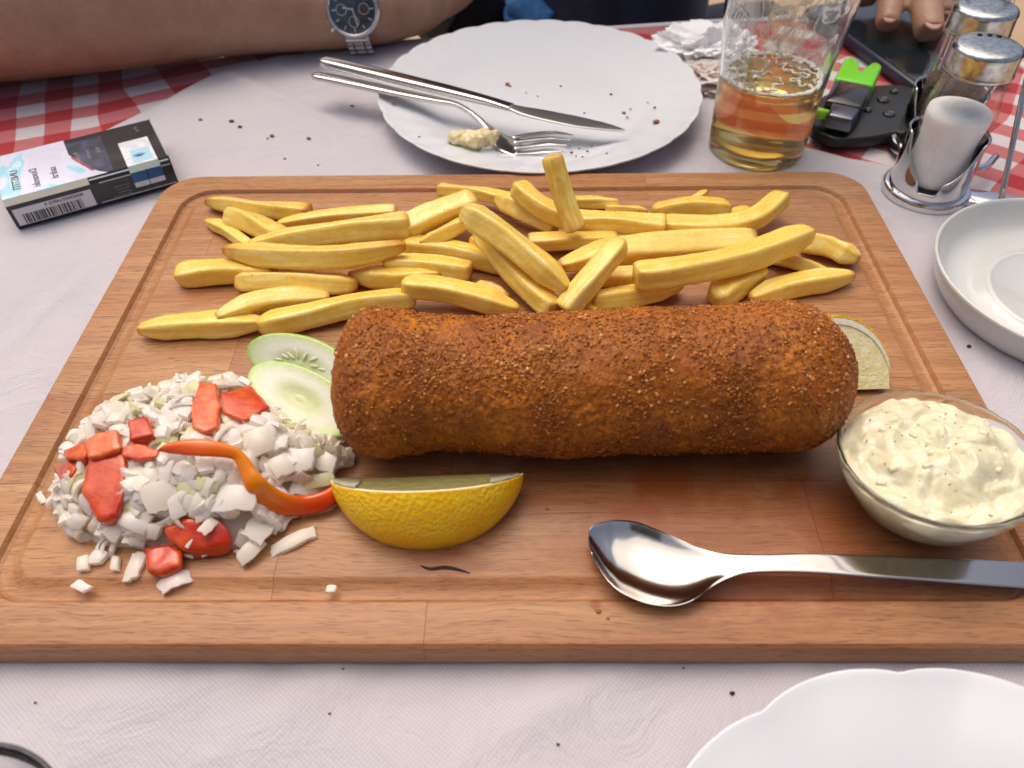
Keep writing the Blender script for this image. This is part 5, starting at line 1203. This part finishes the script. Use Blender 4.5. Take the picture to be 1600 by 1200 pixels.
quad('stamp_band', outward([(.0065, 0, PH-CH), (.0245, 0, PH-CH), (.0245, 0, PH-CH-.0066), (.0065, 0, PH-CH-.0066)], S_), BLUE)
quad('stamp_band', outward([(.0065, 0, PH-CH-.0066), (.0245, 0, PH-CH-.0066), (.0245, 0, PH-CH-.0098), (.0065, 0, PH-CH-.0098)], S_), WHT)
line((.0150, -.0002, PH-CH+.0005), (.0162, -.0002, CH-.0005), .0004, S_, mat('lid_gap', '050505', .8), 'lid_gap')
# barcode
quad('barcode_label', outward([(.0490, 0, CH), (.0925, 0, CH), (.0925, 0, PH-CH-.0028), (.0490, 0, PH-CH-.0028)], S_), WHT)
rb = random.Random(3); x = .0560; bars = []
while x < .0885:
    w_ = rb.choice([.0003, .0003, .0006, .0009]); Vb, Fb = box(w_, .0002, .0062, (x+w_/2, -.00032, CH+.0036)); bars.append((Vb, Fb)); x += w_+rb.choice([.0004, .0004, .0008])
o = mesh('barcode', *join(bars), INK, pk, False, KM); o['kind'] = 'stuff'
def text(s, size, M, m_, name, parent=pk, align='LEFT'):
    cu = bpy.data.curves.new(name, 'FONT'); cu.body = s; cu.size = size; cu.extrude = .00003; cu.align_x = align; cu.resolution_u = 2
    to = bpy.data.objects.new(name, cu); scene.collection.objects.link(to); bpy.context.view_layer.update()
    me = bpy.data.meshes.new_from_object(to.evaluated_get(bpy.context.evaluated_depsgraph_get())); bpy.data.objects.remove(to)
    V = [v.co[:] for v in me.vertices]; F = [list(p.vertices) for p in me.polygons]; bpy.data.meshes.remove(me)
    return mesh(name, V, F, m_, parent, False, M)
def TM_(o, xd, yd): 
    M = np.eye(4); M[:3, 0] = xd; M[:3, 1] = yd; M[:3, 2] = np.cross(xd, yd); M[:3, 3] = o; return KM @ M
# digits stand upside down for the viewer, like the pack itself
text('4050300574503 4', .0030, TM_((.0520, -.0003, PH-CH-.0032), (1, 0, 0), (0, 0, -1)) if False else TM_((.0535, -.00045, PH-CH-.0034), (1, 0, 0), (0, 0, -1)), INK, 'digits')
for k, s in enumerate(['Duvanski dim', 'sadrzi preko', '70 supstanci', 'koje izazivaju rak']):
    text(s, .0016, TM_((.0275, -.00035, PH-CH-.0052+.0-k*.0021), (1, 0, 0), (0, 0, -1)), TEXT, 'side_print')
for k, s in enumerate(['UNISTITI', 'Duvanski', 'sadrzi']):
    text(s, .0062, TM_((.0835-k*.0105, .034-k*.004, PH+.00035), (0, -1, 0), (1, 0, 0)), INK, 'warning_print')
for k, s in enumerate(['Prestani', 'pusenje', 'ubija']):
    text(s, .0040, TM_((.0480-k*.0062, .036, PH+.00035), (0, -1, 0), (1, 0, 0)), TEXT, 'panel_print')
text('20 cig.', .0028, TM_((.0100, .050, PH+.0003), (0, -1, 0), (1, 0, 0)), TEXT, 'lid_print')

# ---------------------------------------------------------------- the person opposite: arms and hands, dark shirt, jeans
m, nt, b, N, L = NEW('tanned_skin')
c = mix(nt, ramp(nt, ntex(nt, 28, 5, .65), [(.3, 0.), (.7, 1.)]), lin('a17a62'), lin('b9937a')); c = mix(nt, math_(nt, 'MULTIPLY', ramp(nt, ntex(nt, 160, 3), [(.55, 0.), (.75, 1.)]), .3), c, lin('8c6250'))
L(c, b.inputs['Base Color']); b.inputs['Roughness'].default_value = .45; b.inputs['Subsurface Weight'].default_value = .25; b.inputs['Subsurface Scale'].default_value = .006; b.inputs['Subsurface Radius'].default_value = (1, .35, .2)
vs = N('TexVoronoi'); vs.inputs['Scale'].default_value = 650; L(N('TexCoord').outputs['Object'], vs.inputs[0])
L(bump(nt, vs.outputs['Distance'], .35, .0008, bump(nt, ntex(nt, 120, 5, .6), .3, .003)), b.inputs['Normal']); SKIN = m
person = thing('person', 'person opposite resting a bare forearm on the table, other hand on the phone', 'person', (.10, .60, -.74))
parts = []
def limb(pts, rad, n=40, seg=22, sx=1., sz=1.):
    c = catmull(pts, n); r = catmull(np.array([[q, q, q] for q in rad]), n)[:, 0]; parts.append(tube(c, list(r), seg, sx, sz))
wx = P(569, 78, .0); wr = np.array([wx[0], wx[1]+.0095, .0300])
e0 = np.array([-.47, .300, .062])
limb([e0, (-.39, .317, .060), (-.30, .338, .0545), (-.22, .359, .0430), wr+np.array([-.012, 0, 0]), wr+np.array([.025, .010, 0]), wr+np.array([.045, .030, -.002])], [.058, .0615, .0570, .0450, .0325, .0305, .030], 60, 26, 1.0, .93)
limb([e0+np.array([.01, 0, 0]), (-.44, .42, .13), (-.36, .56, .27)], [.052, .052, .058])
# relaxed hand behind the plate: palm, four curled fingers and thumb
hx = wr+np.array([.043, .028, -.002]); hd = np.array([.42, .90, 0]); hn = np.array([-.90, .42, 0])
limb([hx-hd*.01, hx+hd*.028, hx+hd*.058-np.array([0, 0, .003])], [.030, .033, .027], 20, 20, 1.15, .72)
for k, (dy, ln) in enumerate(((-.020, .062), (-.002, .070), (.016, .066), (.032, .054))):
    s = hx+hd*.052+hn*dy; limb([s, s+hd*ln*.45+np.array([0, 0, .006]), s+hd*ln*.75-np.array([0, 0, .006]), s+hd*ln*.72-np.array([0, 0, .022])], [.0095, .0090, .0082, .0068], 20, 12)
s = hx-hn*.020+np.array([0, 0, .002]); limb([s, s+hd*.026-hn*.006, s+hd*.050+hn*.002-np.array([0, 0, .010])], [.0125, .0105, .0082], 18, 12)
# the hand on the phone at the right: fingertips placed on the screen
knx = P(1440, -60, .045)
palm = knx+np.array([.01, .045, .020])
limb([palm+np.array([.0, .06, .03]), palm, knx+np.array([0, .01, 0])], [.032, .036, .024], 20, 20, 1.15, .75)
limb([palm+np.array([.0, .05, .025]), palm+np.array([.03, .16, .09]), palm+np.array([.02, .26, .22])], [.031, .042, .055], 30)
nails = []
for k, (tip, base, r, zt) in enumerate((((1386, 40), (1396, -60), .0112, .0200), ((1452, 52), (1424, -60), .0132, .0215), ((1474, 26), (1458, -60), .0112, .0205), ((1506, 4), (1488, -62), .0100, .020))):
    T_ = P(*tip, zt); Bs = P(*base, .042); mid = (T_*.5+Bs*.5)+np.array([0, 0, .007])
    limb([Bs+np.array([0, .02, .004]), Bs, mid, T_], [r*1.12, r*1.08, r*1.0, r*.80], 26, 14)
    dr = T_-mid; dr /= np.linalg.norm(dr); nails.append((T_, dr, r))
th0 = palm+np.array([-.028, .0, 0]); limb([th0, th0+np.array([-.02, -.03, -.012]), P(1352, 6, .020)], [.0135, .0115, .0088], 20, 12)
limb([(-.36, .56, .27), (-.22, .66, .34), (.0, .70, .30), (.22, .70, .34), palm+np.array([.02, .26, .22])], [.06, .08, .12, .08, .058], 50, 22)
V, F = join(parts); body = mesh('body', V, F, SKIN, person, True)
rm = body.modifiers.new('skin', 'REMESH'); rm.mode = 'VOXEL'; rm.voxel_size = .0022; rm.use_smooth_shade = True
sm = body.modifiers.new('smooth', 'SMOOTH'); sm.iterations = 8; sm.factor = .5
NAIL = mat('fingernail', 'c69a86', .25, sss=.3)
for T_, dr, r in nails:
    Vb, Fb = lathe([(0, -.0006), (r*.5, -.0006), (r*.6, 0), (r*.45, .0006), (0, .0008)], 20); Vb = Vb*np.array([1.15, .9, 1]); Mx = frame(T_+np.array([0, 0, r*.62])-dr*.001, dr); mesh('fingernail', xf(Vb, Mx), Fb, NAIL, body, True)
NAVY = mat('navy_cloth', '222c3c', .85, '2c3950', 25, bmp=(300, .3, .001), sheen=.2); DENIM = mat('blue_denim', '4a8ac8', .85, '66a8e2', 60, bmp=(700, .4, .001)); BLKC = mat('black_cloth', '14161b', .8, bmp=(300, .3, .001))
def cloth_lump(name, pts, rad, m_, wr_=.006, fr=28, sx=1, sz=1, parent=person):
    V, F = tube(catmull(pts, 60), list(catmull(np.array([[q]*3 for q in rad]), 60)[:, 0]), 40, sx, sz)
    V = np.array([v+wr_*np.array([nz(*(v*fr)), nz(*(v*fr+9)), nz(*(v*fr+19))]) for v in V]); return mesh(name, V, F, m_, parent, True)
cloth_lump('trousers', [(.30, .78, -.24), (.26, .62, -.17), (.22, .50, -.16), (.18, .36, -.18)], [.10, .10, .095, .08], NAVY)
cloth_lump('trousers', [(.02, .80, -.24), (.05, .64, -.19), (.08, .52, -.18), (.10, .36, -.19)], [.11, .10, .095, .08], NAVY)
cloth_lump('shirt', [(.06, .76, -.30), (.04, .75, -.05), (.02, .74, .20), (.0, .73, .42), (.0, .73, .52)], [.17, .17, .18, .17, .09], NAVY, .008, 18, 1.55, .8)
cloth_lump('jacket', [P(660, -110, -.12), P(700, -30, -.08), P(722, 20, -.06), P(752, 60, -.07)], [.075, .060, .050, .042], BLKC, .006, 30)
cloth_lump('denim_sleeve', [P(880, -120, -.10), P(858, -40, -.07), P(838, 10, -.055), P(826, 50, -.06)], [.050, .042, .034, .030], DENIM, .010, 60)
cloth_lump('sleeve', [(-.33, .60, .30), (-.39, .52, .23), (-.41, .47, .185)], [.085, .080, .075], NAVY, .004, 30)

# ---------------------------------------------------------------- wristwatch
wn = np.array([.02, -.95, .31]); wn /= np.linalg.norm(wn); WC = wr+wn*.0355
ax_ = np.array([.99, .10, 0]); ax_ -= (ax_@wn)*wn; ax_ /= np.linalg.norm(ax_); ay_ = np.cross(wn, ax_)
WM = np.eye(4); WM[:3, 0] = ax_; WM[:3, 1] = ay_; WM[:3, 2] = wn; WM[:3, 3] = WC
wt_ = thing('wristwatch', 'silver chronograph wristwatch with a dark dial on the wrist at the top left', 'wristwatch', WC)
mesh('case', *lathe([(0, -.009), (.017, -.009), (.0195, -.007), (.0205, -.004), (.0205, -.001), (.0195, .0006), (.0186, .0009), (.0178, .0002), (.0172, -.0008), (0, -.0008)], 72), STEEL, wt_, True, WM)
mesh('bezel', *lathe([(.0172, 0), (.0192, .0004), (.0196, .0012), (.0188, .0020), (.0176, .0020), (.0170, .0010), (.0172, 0)], 72), CHROME, wt_, True, WM)
dial = mesh('dial', *lathe([(0, -.0006), (.0172, -.0006), (.0172, -.0003), (0, -.0003)], 64), mat('watch_dial', '26343e', .3, '324452', 400, coat=.3), wt_, False, WM)
IV = mat('dial_marks', 'c9d2d4', .35)
for k in range(12):
    a = radians(30*k); Vb, Fb = box(.0031, .0009, .0004, (.0142, 0, 0), .0001, 1); mesh('hour_mark', Vb, Fb, IV, dial, False, WM @ np.array(Matrix.Rotation(a, 4, 'Z')))
for a, r in ((180, .0085), (270, .0085), (0, .0085)):
    V, F = lathe([(.0036, -.0001), (.0040, -.0001), (.0040, .0001), (.0036, .0001), (.0036, -.0001)], 28); mesh('subdial', V, F, IV, dial, False, WM @ np.array(Matrix.Translation((r*cos(radians(a)), r*sin(radians(a)), 0))))
for ang, ln, wd in ((168, .0088, .0010), (284, .0125, .0009), (280, .0140, .0003)):
    Vb, Fb = box(ln, wd, .0003, (ln/2-.001, 0, .0005), .00005, 1); mesh('hand', Vb, Fb, IV, wt_, False, WM @ np.array(Matrix.Rotation(radians(ang), 4, 'Z')))
mesh('crystal', *lathe([(0, .0010), (.0100, .0009), (.0165, .0005), (.0173, .0002), (.0173, .0010), (.0150, .0015), (.009, .0020), (0, .0021)], 48), THIN, wt_, True, WM)
for a, r, l_ in ((198, .0017, .005), (218, .0014, .0042), (178, .0014, .0042)):
    V, F = lathe([(0, 0), (r, 0), (r, l_*.8), (r*.7, l_), (0, l_)], 18); M = WM @ np.array(Matrix.Rotation(radians(a), 4, 'Z') @ Matrix.Translation((.0200, 0, -.003)) @ Matrix.Rotation(pi/2, 4, 'Y')); mesh('pusher', V, F, CHROME, wt_, True, M)
# bracelet links going round the wrist
wcen = WC-wn*.034
for s in (-1, 1):
    for k in range(11):
        a = s*(.56+k*.205); R_ = .0345 if k else .0335
        M = WM @ np.array(Matrix.Translation((0, 0, -.034)) @ Matrix.Rotation(-a, 4, 'X') @ Matrix.Translation((0, 0, R_)))
        pr2 = []
        for xx, ww in ((-.0068, .0048), (0, .0078), (.0068, .0048)):
            Vb, Fb = box(ww, .0064, .0028, (xx, 0, 0), .0008, 2); pr2.append((Vb, Fb))
        mesh('link', *join(pr2), STEEL, wt_, True, M)
    Vb, Fb = box(.0190, .0075, .0052, (0, 0, 0), .0015, 2); mesh('end_link', Vb, Fb, STEEL, wt_, True, WM @ np.array(Matrix.Translation((0, -s*.0195, -.0055)) @ Matrix.Rotation(-s*.42, 4, 'X')))

# ---------------------------------------------------------------- chair beyond the right table edge
MAR = mat('maroon_upholstery', '5a2230', .8, '6c2c3a', 40, bmp=(500, .3, .001))
ch = thing('chair', 'dark red upholstered chair beyond the right table edge', 'chair', (.72, .58, -.74))
Vb, Fb = box(.46, .46, .08, (.72, .58, -.30), .03, 4); mesh('seat', Vb, Fb, MAR, ch, True)
Vb, Fb = box(.08, .46, .50, (.97, .58, .02), .03, 4); mesh('backrest', Vb, Fb, MAR, ch, True)
for sx in (-.19, .19):
    for sy in (-.19, .19): mesh('leg', *box(.035, .035, .40, (.72+sx, .58+sy, -.54), .004), wood_dark, ch, False)

# ---------------------------------------------------------------- the diner who takes the picture; out of view, added to shade the front and darken the spoon's reflection
pg = thing('person', 'unseen diner in a dark shirt on the near side of the table, holding up a phone', 'person', (.0, -.85, -.74))
parts = []
for s_ in (-1, 1):
    limb([(s_*.17, -.74, .40), (s_*.27, -.60, .14), (s_*.20, -.46, .20), (s_*.10, -.335, .285)], [.055, .050, .042, .028], 40)
    hnd = CAM-FW*.03+RT*(s_*.072); limb([(s_*.10, -.335, .285), hnd-FW*.03, hnd], [.028, .030, .024], 20, 18, 1, .8)
    for k in range(4):
        b0 = hnd+UP*(.022-.016*k); limb([b0-FW*.01, b0+FW*.006+RT*(s_*.004), b0+FW*.012-RT*(s_*.016), b0+FW*.006-RT*(s_*.028)], [.0085, .0085, .008, .007], 16, 10)
    limb([hnd-UP*.02-FW*.012, hnd-FW*.014-RT*(s_*.02), hnd-FW*.016-RT*(s_*.036)+UP*.008], [.011, .010, .008], 14, 10)
limb([(0, -.78, .40), (0, -.74, .50), (0, -.715, .56)], [.07, .056, .058], 20)
V, F = lathe([(0, -.125), (.035, -.12), (.058, -.09), (.072, -.045), (.078, .01), (.076, .06), (.060, .10), (.034, .122), (0, .130)], 40); V = V*np.array([.94, 1.15, 1])+np.array([0, -.70, .66]); parts.append((V, F))
parts.append((xf(lathe([(0, -.020), (.010, -.014), (.013, 0), (.008, .018), (0, .026)], 16)[0], Matrix.Translation((0, -.612, .65))), lathe([(0, -.020), (.010, -.014), (.013, 0), (.008, .018), (0, .026)], 16)[1]))
for s_ in (-1, 1): limb([(s_*.072, -.70, .63), (s_*.084, -.705, .66), (s_*.078, -.70, .69)], [.012, .016, .010], 10, 10, .5, 1)
V, F = join(parts[:]); b2 = mesh('body', V, F, SKIN, pg, True); r2 = b2.modifiers.new('skin', 'REMESH'); r2.mode = 'VOXEL'; r2.voxel_size = .004; r2.use_smooth_shade = True; s2 = b2.modifiers.new('smooth', 'SMOOTH'); s2.iterations = 5
HAIR = mat('dark_hair', '231a14', .6, bmp=(300, .6, .002))
V, F = lathe([(.083, -.03), (.086, .02), (.082, .07), (.064, .115), (.036, .136), (0, .143)], 40); mesh('hair', V*np.array([.95, 1.12, 1])+np.array([0, -.715, .665]), F, HAIR, pg, True)
for s_ in (-1, 1):
    V, F = lathe([(0, -.0115), (.008, -.008), (.0115, 0), (.008, .008), (0, .0115)], 18); mesh('eye', V+np.array([s_*.030, -.622, .672]), F, mat('eye_white', 'e8e4e0', .2), pg, True)
V, F = tube([(-.022, -.622, .605), (0, -.614, .603), (.022, -.622, .605)], [.003, .006, .003], 10); mesh('mouth', V, F, mat('lips', '9a5548', .4), pg, True)
cloth_lump('shirt', [(0, -.86, -.32), (0, -.86, -.12), (0, -.85, .10), (0, -.82, .30), (0, -.79, .42), (0, -.775, .465)], [.15, .155, .16, .165, .14, .07], NAVY, .006, 18, 1.45, .85, pg)
for s_ in (-1, 1): cloth_lump('sleeve', [(s_*.15, -.78, .41), (s_*.22, -.70, .30), (s_*.255, -.64, .20)], [.075, .072, .068], NAVY, .004, 30, 1, 1, pg)
for s_ in (-1, 1): cloth_lump('trousers', [(s_*.10, -.88, -.28), (s_*.12, -.70, -.24), (s_*.13, -.50, -.24), (s_*.13, -.44, -.32), (s_*.13, -.44, -.68)], [.10, .095, .08, .065, .05], NAVY, .004, 20, 1, 1, pg)
CMx = np.eye(4); CMx[:3, 0] = RT; CMx[:3, 1] = UP; CMx[:3, 2] = FW*-1; CMx[:3, 3] = CAM-FW*.011-UP*.010
cp2 = thing('smartphone', 'unseen phone held up by the near diner above the board edge', 'smartphone', CAM-FW*.011)
mesh('phone_body', *box(.150, .074, .008, (0, 0, 0), .003, 3), mat('graphite_phone', '202226', .3, metal=.3), cp2, True, CMx)
